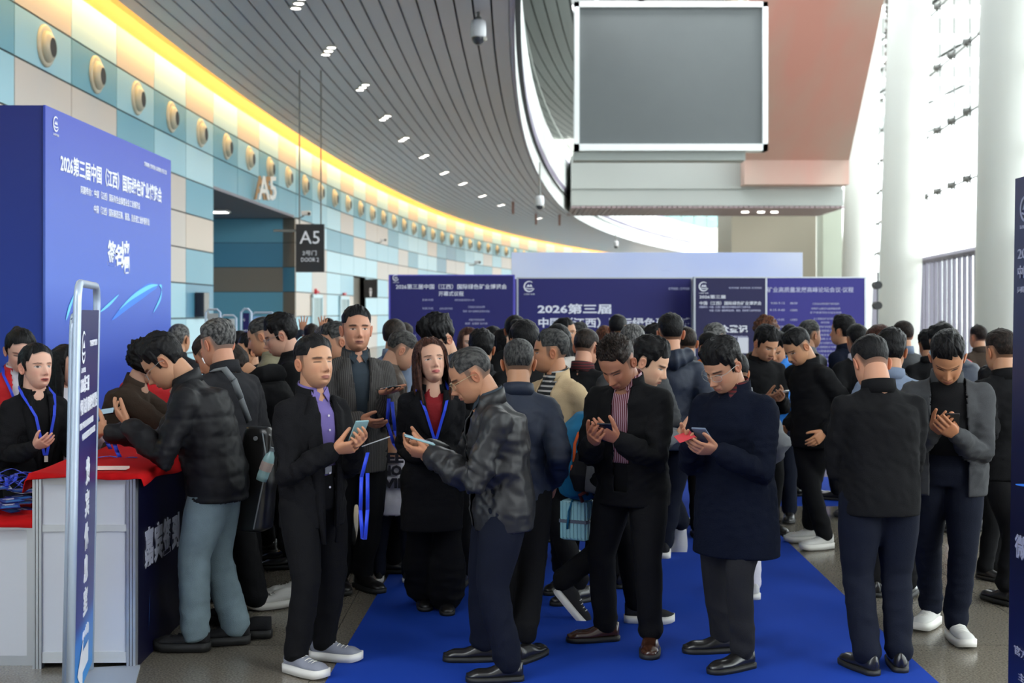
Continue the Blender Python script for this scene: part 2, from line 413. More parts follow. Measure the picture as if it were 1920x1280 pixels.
P = lambda x, y, z: Vector((x, y, z))
a0, a1 = (13.9, 76.5, 10.9), (20.15, 76.5, 10.9); b0, b1 = (11.4, 61.6, 17.3), (18.0, 61.6, 17.3)
up = Vector((0, 0, 2.2))
V = [Vector(q) for q in (a0, a1, b1, b0)]; V2 = [q+up for q in V]
ev.add(V+V2, [(0, 1, 2, 3), (4, 7, 6, 5), (0, 3, 7, 4), (1, 5, 6, 2), (2, 6, 7, 3)])
lowz = Vector((0, 0, -1.45))
ev.add([V[0]+lowz, V[1]+lowz, V[1], V[0], V[0]+lowz+P(0, 1.35, 0), V[1]+lowz+P(0, 1.35, 0), V2[1]+P(0, 1.35, 0), V2[0]+P(0, 1.35, 0), V2[0], V2[1]],
       [(0, 1, 2, 3), (0, 4, 5, 1), (0, 3, 8, 7, 4), (1, 5, 6, 9, 2), (3, 2, 9, 8), (8, 9, 6, 7)], 0)
tag(ev.build('escalator', [M_pink]), 'pale pink sloping underside of an escalator beside the big grey screen', 'escalator')
# beige tower behind the bridge
tw = MB(); tw.box(15.1, 20.9, 88, 94, 0, 26); struct(tw.build('wall_tower', mat('tower_beige', srgb(158, 150, 134), .7)))
tw = MB(); tw.box(22.6, 24.0, 93, 95, 0, 26); struct(tw.build('wall_pier', mat('pier_grey', srgb(165, 172, 160), .7)))
# far end wall
fe = MB(); fe.box(-6, 40, 160, 161, 0, 30); struct(fe.build('wall_far', mat('far_cream', srgb(214, 214, 206), .8)))
for z0, z1 in ((12.5, 17), ):
    ge = MB()
    for k in range(10): ge.box(18+k*1.6, 19.4+k*1.6, 159.8, 159.95, z0, z1)
    struct(ge.build('window_9', mat('far_window', srgb(150, 190, 190), .2)))

# glass facade on the right with cable lines, spider fittings and doors
FP = [(12.2, -4), (12.9, 8), (13.3, 20), (13.9, 30), (15, 41.5), (15.9, 49.8), (18.3, 62), (21.8, 74), (26.2, 88), (30, 112), (38, 135), (46, 155)]
def fac(s):                                   # s counts 2.2 m bays along the facade
    d = s*2.2
    for (x0, y0), (x1, y1) in zip(FP[:-1], FP[1:]):
        L = math.hypot(x1-x0, y1-y0)
        if d <= L: return Vector((x0+(x1-x0)*d/L, y0+(y1-y0)*d/L, 0))
        d -= L
    return Vector((FP[-1][0], FP[-1][1], 0))
NB = 74
Z = lambda z: Vector((0, 0, z))
wg = MB()
for k in range(NB): wg.quad(fac(k), fac(k+1), fac(k+1)+Z(24), fac(k)+Z(24))
struct(wg.build('window_2', M_glass))
M_steel = mat('spider_steel', srgb(120, 120, 118), .4, metal=.6)
lv = [3.95, 6.2, 8.42, 10.7, 12.9, 15.1, 17.3, 19.5, 21.7]
hl = MB()
for z in lv[1:]:
    for k in range(0, NB, 1): hl.tube([fac(k)+Z(z), fac(k+1)+Z(z)], .035, 5)
for k in range(NB+1): hl.tube([fac(k)+Z(3.95), fac(k)+Z(24)], .02, 4)
struct(hl.build('trim_5', M_steel))
sn = MB()
for z in lv[1:]:
    for k in range(8, 50):
        p = fac(k)+Z(z)+Vector((-.12, 0, 0)); sn.cyl(p-Vector((.1, 0, 0)), .11, .24, 8, axis='X')
        for dy in (-.18, .18):
            for dz in (-.14, .14): sn.tube([p, p+Vector((.1, dy, dz))], .03, 5)
struct(sn.build('trim_6', M_steel))
dh = MB()
for k in range(NB):
    a, c = fac(k), fac(k+1); dh.tube([a+Z(3.8), c+Z(3.8)], .14, 4); 
    for s in (0, .33, .66):
        p = a.lerp(c, s); dh.box(p.x-.06, p.x+.06, p.y-.06, p.y+.06, 0, 3.75)
struct(dh.build('door_1', mat('door_frame_grey', srgb(128, 124, 140), .5)))
# tapering white columns
M_col = mat('column_white', srgb(205, 206, 200), .4)
for i, (cx, cy, r0, tilt, lab) in enumerate(((13.05, 34.3, .66, .25, 'huge round white column nearest the right edge, partly behind the dark blue notice board'),
        (14.45, 48, .76, .42, 'huge round white column standing left of the tall bright windows'),
        (23.05, 86, 1.02, .4, 'far round white column just right of the violet schedule board'),
        (10.9, 12, .55, .1, None))):
    if lab is None: continue
    b = MB(); ring = []
    zs = [0, .02, 6, 12, 18, 24]; n = 40; V = []; F = []
    for z in zs:
        for q in range(n):
            a = 2*PI*q/n; rr = r0*(1+.03*math.sin(z/24*PI)); V.append((rr*math.cos(a)+tilt*z/12, rr*math.sin(a), z))
    for j in range(len(zs)-1):
        for q in range(n): F.append((j*n+q, j*n+(q+1) % n, (j+1)*n+(q+1) % n, (j+1)*n+q))
    b.add(V, F); o = b.build('column', M_col, None, smooth=True, loc=(cx, cy, 0)); tag(o, lab, 'column', 'round white columns along the glass facade')
# slim steel mast with spotlights by the schedule board's right end
ms = empty('light_stand', (7.05+.15, 25.2, 0), 0, 'slim black stand with two small spotlights right of the violet schedule board', 'light stand')
b = MB(); b.cyl((0, 0, 0), .02, 2.6, 8); b.build('pole', M_steel, ms)
b = MB(); b.cyl((0, 0, 0), .25, .02, 16); b.build('base', M_steel, ms)
for z in (2.35, 1.95):
    b = MB(); b.cyl((-.02, -.12, z), .08, .2, 12, axis='Y'); b.build('spotlight', mat('black_metal', srgb(25, 25, 26), .4), ms)

# ------------------------------------------------------------ fixtures
M_brass = mat('vent_cream', srgb(196, 188, 168), .35); M_hole = mat('vent_hole', srgb(30, 30, 34), .6)
vent0 = None
for k in range(40):
    Yc = 24.1-2*2.93+2.93*k-.0
    if Yc > 118: break
    x, y = off(Yc, 0); t = Vector((wall_x(Yc+.5)-wall_x(Yc-.5), 1)).normalized(); rz_ = math.atan2(-t.x, t.y)
    if vent0 is None:
        vent0 = empty('air_nozzle', (0, 0, 0))
        b = MB(); n = 28
        pr = [(.40, .0), (.40, .03), (.37, .06), (.30, .06)]
        V = []; F = []
        for (r_, d_) in pr:
            for q in range(n): a = 2*PI*q/n; V.append((d_, r_*math.cos(a), r_*math.sin(a)))
        for j in range(len(pr)-1):
            for q in range(n): F.append((j*n+q, j*n+(q+1) % n, (j+1)*n+(q+1) % n, (j+1)*n+q))
        b.add(V, F); b.build('ring', M_brass, vent0, smooth=True)
        b = MB(); pr = [(.31, .03), (.30, .09), (.27, .14), (.22, .18), (.18, .20)]; V = []; F = []
        for (r_, d_) in pr:
            for q in range(n): a = 2*PI*q/n; V.append((d_, r_*math.cos(a)-.10*(d_/.20), r_*math.sin(a)-.05*(d_/.20)))
        for j in range(len(pr)-1):
            for q in range(n): F.append((j*n+q, j*n+(q+1) % n, (j+1)*n+(q+1) % n, (j+1)*n+q))
        b.add(V, F); b.build('nozzle', M_brass, vent0, smooth=True)
        b = MB(); V = [(.197, .18*math.cos(2*PI*q/n)-.097, .19*math.sin(2*PI*q/n)-.05) for q in range(n)]
        V2 = [(.18, .18*math.cos(2*PI*q/n)-.097, .19*math.sin(2*PI*q/n)-.05) for q in range(n)]
        b.add(V+V2, [tuple(range(n)), tuple(range(n, 2*n))]+[(q, (q+1) % n, n+(q+1) % n, n+q) for q in range(n)]); b.build('outlet', M_hole, vent0)
        o = vent0
    else: o = copy_tree(vent0)
    o.location = (x+.005, y, 6.83); o.rotation_euler = (0, 0, rz_)
    tag(o, 'round cream air nozzle in the long row along the blue panel wall', 'air vent', 'air nozzles along the left wall')
# downlight triplets in the slatted ceiling
M_cap = mat('downlight_rim', srgb(200, 196, 186), .4)
tr0 = None
for i, (px, py) in enumerate(((616, 97), (680, 165), (722, 222), (757, 262), (795, 294), (833, 325), (868, 345), (560, 8), (1010, 410), (905, 368), (940, 385))):
    Y = (8.2-CAMH)*FPX/(HY-py)
    for j in (-1, 0, 1):
        if tr0 is None:
            tr0 = empty('downlight', (0, 0, 0))
            b = MB(); b.cyl((0, 0, -.03), .13, .05, 20); b.build('rim', M_cap, tr0)
            b = MB(); b.cyl((0, 0, -.035), .10, .01, 20); b.build('lens', lamp_on, tr0); o = tr0
        else: o = copy_tree(tr0)
        o.location = ((px-960)*Y/FPX+j*.13, Y-j*.42, 8.24)
        o.scale = (1, .8, 1)
        tag(o, 'small round downlight in a row of three set into the grey slatted ceiling', 'light', 'downlights in the slatted ceiling')
# hanging dome cameras
def dome(p, lab, s=1.0, top=8.25):
    e = empty('security_camera', p, 0, lab, 'camera')
    b = MB(); b.cyl((0, 0, .18*s), .03*s, top-p.z-.18*s, 10); b.cyl((0, 0, .12*s), .09*s, .1*s, 16, r2=.05*s); b.build('bracket', M_steel, e)
    b = MB(); pr = [(.10, .16), (.15, .13), (.16, .0), (.16, -.16), (.14, -.2)]; V = []; F = []; n = 24
    for r_, z in pr:
        for q in range(n): a = 2*PI*q/n; V.append((r_*s*math.cos(a), r_*s*math.sin(a), z*s))
    for j in range(len(pr)-1):
        for q in range(n): F.append((j*n+q, j*n+(q+1) % n, (j+1)*n+(q+1) % n, (j+1)*n+q))
    F.append(tuple(range(n))); b.add(V, F); b.build('housing', mat('camera_white', srgb(215, 216, 220), .35), e, smooth=True)
    b = MB(); pr = [(.14, -.2), (.135, -.25), (.10, -.31), (.05, -.345), (.001, -.35)]; V = []; F = []
    for r_, z in pr:
        for q in range(n): a = 2*PI*q/n; V.append((r_*s*math.cos(a), r_*s*math.sin(a), z*s))
    for j in range(len(pr)-1):
        for q in range(n): F.append((j*n+q, j*n+(q+1) % n, (j+1)*n+(q+1) % n, (j+1)*n+q))
    b.add(V, F); b.build('lens', mat('dark_dome', srgb(60, 62, 70), .1), e, smooth=True)
    b = MB(); b.cyl((.14*s, -.12*s, -.24*s), .04*s, .12*s, 10, axis='Y'); b.build('sensor', M_cap, e)
dome(at(897, 52, 27.5), 'white dome camera hanging from the ceiling at the top of the picture', 1.05)
dome(at(1012, 375, 55), 'distant white dome camera hanging near the curved gallery edge', 1.2)
dome(at(1155, 456, 105), 'tiny far white camera hanging under the curved white gallery', 1.2)
for i, (px, py) in enumerate(((962, 383), (1005, 405), (1049, 407))):
    Y = (8.1-CAMH)*FPX/(HY-py); b = MB(); b.box(-.07, .07, -.07, .07, -.5, .2)
    o = b.build('ceiling_sensor', mat('copper_brown', srgb(150, 110, 100), .5), None, loc=(at(px, py, Y).x, Y, 8.05)); tag(o, 'small brown box hanging from the slats near the gallery edge', 'sensor', 'brown sensors on the ceiling')
# wall camera beside the A5 sign, and a distant one
def bullet(p, d, lab, s=1.0):
    e = empty('wall_camera', p, 0, lab, 'camera')
    b = MB(); b.tube([(-.5*s, .1, -.1*s), (-.2*s, 0, -.12*s), (0, 0, 0)], .03*s, 8); b.build('bracket', M_steel, e)
    b = MB(); b.box(-.12*s, .3*s, -.12*s, .12*s, 0, .2*s); b.build('housing', mat('camera_white', srgb(215, 216, 220), .35), e, bevel=.02)
    b = MB(); b.cyl((.25*s, -.13*s, .08*s), .07*s, .03, 12, axis='Y'); b.build('lens', M_hole, e)
bullet(at(570, 404, 47), 0, 'white bullet camera on the wall above the black A5 door sign', .8)
bullet(at(716, 452, 62), 0, 'small dark camera on the wall above the schedule board', .7)
bullet(at(893, 494, 80), 0, 'smaller dark camera far along the panelled wall', .9)
# letters A5 over the gate, turned square to the hall
x, y = off(42.2, 0)
e = empty('gate_letters', (x+.16, y, 5.55), 0, 'white metal letters A5 standing out from the blue lintel of the gate', 'sign')
lm = plane_M((.05, -.02, 0), (1, .55, 0), (0, 0, 1))
text('A5', 'lettering', lm, .78, mat('letter_white', srgb(225, 228, 230), .4), e, width=.62, bold=.02, depth=.03)
text('A5', 'lettering_back', lm @ Matrix.Translation((-.12, 0, -.06)), .78, mat('letter_edge', srgb(176, 142, 104), .5), e, width=.62, bold=.02, depth=.05)
# hanging black sign A5 2号门 DOOR 2
p = at(581, 465, 34); e = empty('door_sign', (p.x, p.y, 0), 0, 'black hanging sign reading A5 DOOR 2 beside the gate', 'sign')
w = 53/FPX*34; h = 90/FPX*34
b = MB(); b.box(-w/2, w/2, 0, .12, p.z-h/2, p.z+h/2); b.build('panel', mat('sign_black', srgb(38, 38, 42), .5), e)
b = MB(); b.box(-w/2-.6, -w/2, .03, .09, p.z+h/2-.2, p.z+h/2-.14); b.box(-w*.4, -w*.36, .04, .08, p.z+h/2, 8.25); b.box(w*.36, w*.4, .04, .08, p.z+h/2, 8.25); b.build('bracket', M_steel, e)
text('A5', 'lettering', plane_M((-.27, -.005, p.z+.12), (1, 0, 0), (0, 0, 1)), .35, WHITE_INK, e, width=.53, bold=.0)
text('2号门', 'lettering', plane_M((-.2, -.005, p.z-.18), (1, 0, 0), (0, 0, 1)), .13, WHITE_INK, e, width=.37)
text('DOOR 2', 'lettering', plane_M((-.24, -.005, p.z-.36), (1, 0, 0), (0, 0, 1)), .11, WHITE_INK, e, width=.47)
# wall monitor on the pier before the gate
mn = empty('wall_monitor', (0, 0, 0), 0, 'black flat monitor mounted on the blue wall just left of the gate', 'monitor')
x, y = off(34.5, 0); p = at(374, 571, 35.2); b = MB()
M_scr = mat('black_screen', srgb(32, 30, 44), .15)
b = MB(); b.box(p.x-.13, p.x+.13, 35.2, 35.8, p.z-.34, p.z+.34, M=None); b.build('screen', M_scr, mn, bevel=.02)
b = MB(); b.box(wall_x(35.4)+.01, p.x-.1, 35.4, 35.5, p.z-.05, p.z+.05); b.build('bracket', M_steel, mn)
# small service box low on the wall at the signing wall's edge
b = MB(); b.box(wall_x(29)+.02, wall_x(29)+.27, 29, 31, 1.9, 2.5); tag(b.build('service_box', mat('box_grey', srgb(150, 148, 144), .5)), 'grey service box on the wall right behind the blue signing wall', 'box')
# lifts, big brown door and restroom sign farther along the wall
for i, Yc in enumerate((52.7, 58.4)):
    x, y = off(Yc, .03); t = Vector((wall_x(Yc+.5)-wall_x(Yc-.5), 1)).normalized(); rz_ = math.atan2(-t.x, t.y)
    e = empty('lift_door', (x, y, 0), rz_); tag(e, ('lift door nearer the black A5 sign' if i == 0 else 'lift door farther from the black A5 sign, by the brown doorway'), 'lift')
    b = MB(); b.box(0, .06, -1.0, -.85, 0, 2.55); b.box(0, .06, .85, 1.0, 0, 2.55); b.box(0, .06, -1, 1, 2.4, 2.55); b.build('door_frame', mat('lift_frame', srgb(190, 215, 225), .3), e)
    b = MB(); b.box(0, .02, -.85, -.01, 0, 2.4); b.box(0, .02, .01, .85, 0, 2.4); b.build('leaf', mat('lift_leaf', srgb(120, 150, 155), .3), e)
    b = MB(); b.box(0, .07, -.25, .25, 2.6, 2.7); b.build('indicator', mat('red_lamp', srgb(200, 40, 60), .4), e)
x, y = off(KP[min(range(len(KP)), key=lambda k: abs(KP[k]-54.9))], 0)
kd = [k for k in range(len(KP)) if 60 < KP[k] < 62][0]
bd = MB(); bd.quad(wpt(KP[kd], -.3, 0), wpt(KP[kd+1], -.3, 0), wpt(KP[kd+1], -.3, 3.54), wpt(KP[kd], -.3, 3.54)); struct(bd.build('door_2', mat('door_brown', srgb(120, 112, 100), .6)))
x, y = off(66, .02); b = MB(); pp = at(695, 541, 63)
e = empty('restroom_sign', (0, 0, 0), 0, 'small black restroom sign with a white figure, beyond the brown doorway', 'sign')
b.box(pp.x-.33, pp.x+.33, 63, 63.08, pp.z-.46, pp.z+.46); b.box(wall_x(63), pp.x-.3, 63.02, 63.06, pp.z+.3, pp.z+.36); b.build('panel', MATS['sign_black'], e)
b = MB(); b.cyl((pp.x, 62.95, pp.z-.02), .06, .05, 10, axis='Y'); b.prism([(pp.x-.07, pp.z-.1), (pp.x+.07, pp.z-.1), (pp.x+.03, pp.z-.4), (pp.x-.03, pp.z-.4)], 62.95, 63); b.build('figure', WHITE_INK, e)
b = MB(); pp = at(622, 547, 52.5); b.cyl((wall_x(52.5)-.02, 52.5, pp.z), .13, .1, 12, axis='X'); tag(b.build('alarm_bell', MATS['red_lamp']), 'small red alarm bell on the wall between the two lifts', 'alarm')

# ------------------------------------------------------------ big grey screen
YSn = 60.0
a = at(1077, 3, YSn); c = at(1440, 282, YSn)
e = empty('led_screen', (a.x, YSn, 0), 0, 'huge switched-off grey display screen in a white frame hung above the hall', 'screen')
W = c.x-a.x; z0, z1 = c.z, a.z; fw = 12.5*YSn/FPX
b = MB(); b.box(0, W, 0, .7, z0, z0+fw); b.box(0, W, 0, .7, z1-fw*.75, z1); b.box(0, fw*.75, 0, .7, z0, z1); b.box(W-fw*.75, W, 0, .7, z0, z1); b.box(0, W, .65, .9, z0, z1)
b.build('frame', mat('screen_frame', srgb(232, 236, 238), .45), e)
m = mat('led_grey', srgb(88, 93, 95), .5, var=.05, vscale=1.2)
b = MB(); b.box(fw*.75, W-fw*.75, .2, .6, z0+fw, z1-fw*.75); b.build('display', m, e)
b = MB(); b.box(0, W-1.0, .3, 1.4, z0-.42, z0-.02); b.box(1, 1.2, .9, 1.1, z1-.2, 24); b.box(W-1.2, W-1, .9, 1.1, z1-.2, 24); b.build('shadow_band_hangers', mat('shadow_band_grey', srgb(150, 156, 154), .6), e)  # grey bar stands in for the shadow band under the screen; hangers above

# ------------------------------------------------------------ carpet
M_carpet = mat('blue_carpet', srgb(22, 62, 162), .93, bump=.25, bscale=500, var=.05, vscale=1.5, spec=.15)
b = MB(); pl = [(-.96, 4.5), (2.07, 4.5), (2.10, 7), (2.20, 10.9), (2.2, 12.02), (9.5, 12.02), (9.5, 14.1), (2.3, 14.1), (2.4, 21.5), (-.7, 21.5), (-.78, 14.1), (-3.2, 14.1), (-3.2, 12.3), (-.8, 12.3), (-.85, 8.9)]
V = [(x, y, .006) for x, y in pl]; V2 = [(x, y, 0.0005) for x, y in pl]; n = len(pl)
b.add(V+V2, [tuple(range(n))]+[(i, (i+1) % n, n+(i+1) % n, n+i) for i in range(n)])
tag(b.build('carpet', M_carpet), 'long royal blue carpet laid on the stone floor under the crowd', 'carpet')

# unseen roof and back wall, added to block top and frontal light
b = MB(); b.box(-2.2, 60, -12.3, 30, 24, 24.4)
for k in range(14): b.box(-2.2, 60, 30+k*9.5, 35.6+k*9.5, 24, 24.6)  # beams made wide to cut down the skylight
for k in range(9): b.box(2+k*7, 2.4+k*7, 30, 165, 24, 24.5)
b.box(-2.2, -1.2, 30, 165, 24, 24.4);
struct(b.build('ceiling_roof_added', mat('added_roof_white', srgb(215, 217, 218), .8)))
b = MB(); b.box(-16, 14, -12.3, -12, 0, 24); struct(b.build('wall_back_added', mat('added_back_wall', srgb(150, 152, 156), .7)))
# ------------------------------------------------------------ printed blue graphics
NAVY = srgb(36, 34, 112)
M_wallprint = ramp_mat('signing_wall_print', 'Z', [(0, srgb(22, 60, 180)), (.35, srgb(26, 60, 166)), (.58, srgb(80, 108, 198)), (.8, srgb(68, 92, 186)), (1, srgb(48, 66, 172))], .5, 0, 3.6)
M_wallside = ramp_mat('signing_wall_end', 'Z', [(0, srgb(24, 66, 170)), (1, srgb(24, 36, 120))], .5, 0, 3.6)
M_indigo = mat('indigo_print', srgb(28, 26, 100), .6, var=.06, vscale=.8)
M_indigo_d = mat('dark_indigo_print', srgb(22, 18, 72), .6, var=.08, vscale=1)
M_violet = mat('violet_print', srgb(50, 44, 136), .6, var=.05, vscale=.8)
M_alu = mat('aluminium', srgb(196, 200, 206), .35, metal=.7)
M_streak = mat('cyan_ink', srgb(110, 205, 255), .5)
M_streak2 = mat('blue_ink', srgb(60, 130, 240), .5)
INK2 = mat('pale_ink', srgb(196, 196, 226), .6)
TITLE = '2026第三届中国（江西）国际绿色矿业博览会'
SUB1 = '同期举办：中国（江西）国际有色金属暨冶金工业展览会'
SUB2 = '中国（江西）国际铸造压铸、锻造、热处理工业炉展览会'
# signing wall: a deep box with the printed long side square to the view
e = empty('signing_wall', (-4.03, 11, 0), 0, 'tall deep blue signing wall with white lettering and a cyan light trail', 'display wall')
b = MB(); b.box(-3.6, 0, .02, 4.05, 0, 3.6); b.build('end_panel', M_wallside, e)
b = MB(); b.box(0, .02, 0, 4.05, 0, 3.6); b.build('printed_panel', M_wallprint, e)
def SW(y, z): return plane_M((.024, y, z), (0, 1, 0), (0, 0, 1))       # on the side facing +x, writing runs away from the camera
emblem(SW(.24, 3.47), .068, WHITE_INK, e)
def pxy(px): return -4.03*FPX/(px-960)-11          # local distance along the panel
def pz(px, py): Y = -4.03*FPX/(px-960); return CAMH+(HY-py)*Y/FPX
text(TITLE, 'lettering', SW(pxy(108), pz(108, 318)), .17, WHITE_INK, e, width=pxy(299)-pxy(108), bold=.022)
text(SUB1, 'lettering', SW(pxy(146), pz(146, 361)), .075, WHITE_INK, e, width=pxy(258)-pxy(146), bold=.008)
text(SUB2, 'lettering', SW(pxy(171), pz(171, 397)), .078, WHITE_INK, e, width=pxy(276)-pxy(171), bold=.008)
text('世界铜都 | 世界钨都 | 亚洲锂都 | 稀土王国', 'lettering', SW(pxy(266), pz(266, 310)), .05, WHITE_INK, e, width=pxy(308)-pxy(266))
# brushed title: tall uneven characters
for ch, px, py, h, w, rot in (('签', 197, 492, .25, .27, -.06), ('名', 211, 494, .21, .25, .05), ('墙', 223, 507, .33, .30, .06)):
    text(ch, 'brush_lettering', SW(pxy(px), pz(px, py)) @ Matrix.Rotation(rot, 4, 'Z'), h, WHITE_INK, e, width=w, bold=.03)
def ribbon(pts, wid, mname, nm, par, MM):
    b = MB(); n = len(pts)
    for i in range(n-1):
        w0 = wid*math.sin(PI*(i+.02)/(n-1))+.002; w1 = wid*math.sin(PI*min(1, (i+1.02)/(n-1)))+.002
        (x0, y0), (x1, y1) = pts[i], pts[i+1]
        b.quad(MM @ Vector((x0, y0-w0, .003)), MM @ Vector((x1, y1-w1, .003)), MM @ Vector((x1, y1+w1, .003)), MM @ Vector((x0, y0+w0, .003)))
    return b.build(nm, mname, par)
M0 = SW(0, 0)
def curve2(ps, n=28):
    out = []
    for i in range(n+1):
        t = i/n*(len(ps)-1); k = min(int(t), len(ps)-2); u = t-k
        p0 = ps[max(k-1, 0)]; p1 = ps[k]; p2 = ps[k+1]; p3 = ps[min(k+2, len(ps)-1)]
        out.append(tuple(.5*((2*b_)+(-a_+c_)*u+(2*a_-5*b_+4*c_-d_)*u*u+(-a_+3*b_-3*c_+d_)*u**3) for a_, b_, c_, d_ in zip(p0, p1, p2, p3)))
    return out
q = lambda px, py: (pxy(px), pz(px, py))
ribbon(curve2([q(118, 600), q(124, 580), q(135, 550)]), .03, M_streak, 'light_trail', e, M0)
ribbon(curve2([q(182, 585), q(200, 570), q(218, 552)]), .015, M_streak, 'light_trail', e, M0)
ribbon(curve2([q(219, 580), q(240, 560), q(262, 545), q(280, 536), q(292, 534)]), .024, M_streak, 'light_trail', e, M0)
ribbon(curve2([q(294, 534), q(299, 540), q(296, 560), q(283, 586)]), .03, M_streak, 'light_trail', e, M0)
ribbon(curve2([q(205, 600), q(240, 566), q(275, 541), q(290, 538)]), .06, M_streak2, 'light_glow', e, M0 @ Matrix.Translation((0, 0, -.0015)))

# boards across the back of the queue
def board(x0, x1, Y, ztop, m, label, name='notice_board', th=.08, edge=None):
    e = empty(name, (x0, Y, 0), 0, label, 'display board')
    b = MB(); b.box(0, x1-x0, 0, th, 0, ztop); b.build('panel', m, e)
    b = MB(); b.box(-.03, 0, -.005, th, 0, ztop+.01); b.box(x1-x0, x1-x0+.03, -.005, th, 0, ztop+.01); b.box(-.03, x1-x0+.03, -.005, th, ztop, ztop+.02); b.build('edge_profile', edge or M_alu, e)
    return e
YB = 22.0
def bx_(px, Y=YB): return (px-960)*Y/FPX
def bz_(py, Y=YB): return CAMH+(HY-py)*Y/FPX
def FM(e, px, py, Y=YB): return plane_M((bx_(px, Y)-e.location.x, -.004, bz_(py, Y)), (1, 0, 0), (0, 0, 1))
def tx(e, s, px, py, hpx, wpx, m=WHITE_INK, Y=YB, bold=.012, nm='lettering'):
    return text(s, nm, FM(e, px, py, Y), hpx*Y/FPX, m, e, width=wpx*Y/FPX if wpx else None, bold=bold)
e1 = board(bx_(732), bx_(962), YB, bz_(517), M_indigo, 'indigo schedule board at the left end of the back row', edge=mat('edge_blue', srgb(90, 84, 190), .5))
emblem(FM(e1, 742, 521), .055, WHITE_INK, e1)
tx(e1, TITLE, 742, 541, 9.5, 208); tx(e1, '开幕式议程', 822, 554, 9, 47)
for s, px, py, w in (('8:30-9:00', 792, 564, 20), ('领导及嘉宾签到入场', 852, 564, 37), ('9:00-9:05', 792, 580, 20), ('主持人致开场词', 824, 580, 24), ('江西省矿业协会领导', 877, 577, 32), ('致辞  向大会致欢迎词并讲话', 868, 585, 50),
                     ('9:05-9:10', 792, 603, 20), ('嘉宾致辞', 836, 603, 12), ('中国矿业联合会领导', 879, 601, 29), ('致辞  全国矿业代表', 872, 608, 42), ('9:10-9:15', 766, 631, 14), ('主办单位领导宣布开幕', 864, 623, 52)):
    tx(e1, s, px, py, 4.2, w, INK2, bold=0)
e2 = board(bx_(972), bx_(1296), YB+.0, bz_(522), M_indigo, 'wide indigo title board with large white 2026 lettering in the back row')
emblem(FM(e2, 992, 537), .095, WHITE_INK, e2)
tx(e2, '2026第三届', 1008, 586, 18, 138, bold=.03); tx(e2, '中国（江西）国际绿色矿业博', 1008, 612, 18, 286, bold=.025)
tx(e2, '同期举办：中国（江西）国际有色金属暨冶金工业展览会', 1008, 634, 9, 280, bold=.01); tx(e2, '中国（江西）国际铸造压铸、锻造、热处理展', 1050, 650, 9, 240, bold=.01)
tx(e2, '世界铜都 | 世界钨都', 1253, 543, 5, 40, INK2)
b = MB(); b.box(bx_(961), bx_(969), YB+.02, YB+.5, 0, bz_(523)); tag(b.build('board_return', mat('edge_violet', srgb(120, 112, 190), .5)), 'narrow violet return panel between the schedule board and the wide title board', 'panel')
b = MB(); b.box(bx_(1298), bx_(1302), YB-.02, YB+.1, 0, bz_(521)); b.cyl((bx_(1300), YB-.1, 0), .03, bz_(523), 10); tag(b.build('board_post', M_alu), 'grey metal post between the wide title board and the dark registration board', 'post')
Y3 = 21.4
e3 = board(bx_(1304, Y3), bx_(1435, Y3), Y3, bz_(521, Y3), M_indigo_d, 'narrow dark indigo board for visitor registration in the back row')
emblem(FM(e3, 1319, 537, Y3), .08, WHITE_INK, e3)
tx(e3, '2026第三届', 1311, 559, 7, 49, Y=Y3); tx(e3, '中国（江西）国际绿色矿业博览会', 1311, 571, 7, 116, Y=Y3)
tx(e3, SUB1, 1311, 577, 4, 96, INK2, Y=Y3); tx(e3, SUB2, 1330, 583.5, 4, 96, INK2, Y=Y3)
tx(e3, '世界铜都 世界钨都 亚洲锂都', 1366, 541, 3.5, 62, INK2, Y=Y3, bold=0)
tx(e3, '观众登记', 1332, 622, 14, 70, Y=Y3, bold=.03); tx(e3, 'Visitor registration', 1330, 633, 5, 72, INK2, Y=Y3)
b = MB(); b.box(0, .18, -.006, .0, 0, .26); o = b.build('white_square', mat('print_white', srgb(215, 215, 225), .6), e3); o.location = (bx_(1383, Y3)-e3.location.x, 0, bz_(662, Y3))
e4 = board(bx_(1437), bx_(1621), YB, bz_(521), M_violet, 'violet schedule board at the right end of the back row')
tx(e4, '矿业高质量发展高峰论坛会议·议程', 1438, 547, 10, 162, INK2)
for s, px, py, w in (('9:00-9:15', 1445, 570, 26), ('致辞', 1481, 570, 14), ('江西省自然资源厅领导致辞', 1523, 571, 50), ('9:15-9:40', 1443, 583, 28), ('主题报告', 1481, 583, 14), ('绿色矿山建设与高质量发展', 1521, 580, 54), ('矿产资源节约与综合利用', 1519, 587.5, 58),
                     ('9:40-10:05', 1443, 601, 27), ('主题报告', 1481, 601, 14), ('人工智能在矿业中的应用', 1525, 599, 45), ('研究进展', 1539, 606, 16)):
    tx(e4, s, px, py, 4.2, w, INK2, bold=0)
for k in range(14):
    tx(e4, ['江西绿色矿业发展论坛主题报告', '中国工程院院士专题讲座', '矿山智能装备与工程实践', '铜钨稀土资源战略研究'][k % 4], 1528-(k % 3)*3, 614+k*7.6, 4.2, 50+(k % 4)*5, INK2, bold=0)
    if k % 3 != 2: tx(e4, '10:%02d-10:%02d' % (k*4, k*4+4), 1446, 614+k*7.6, 4, 22, INK2, bold=0); tx(e4, '报告', 1483, 614+k*7.6, 4, 9, INK2, bold=0)
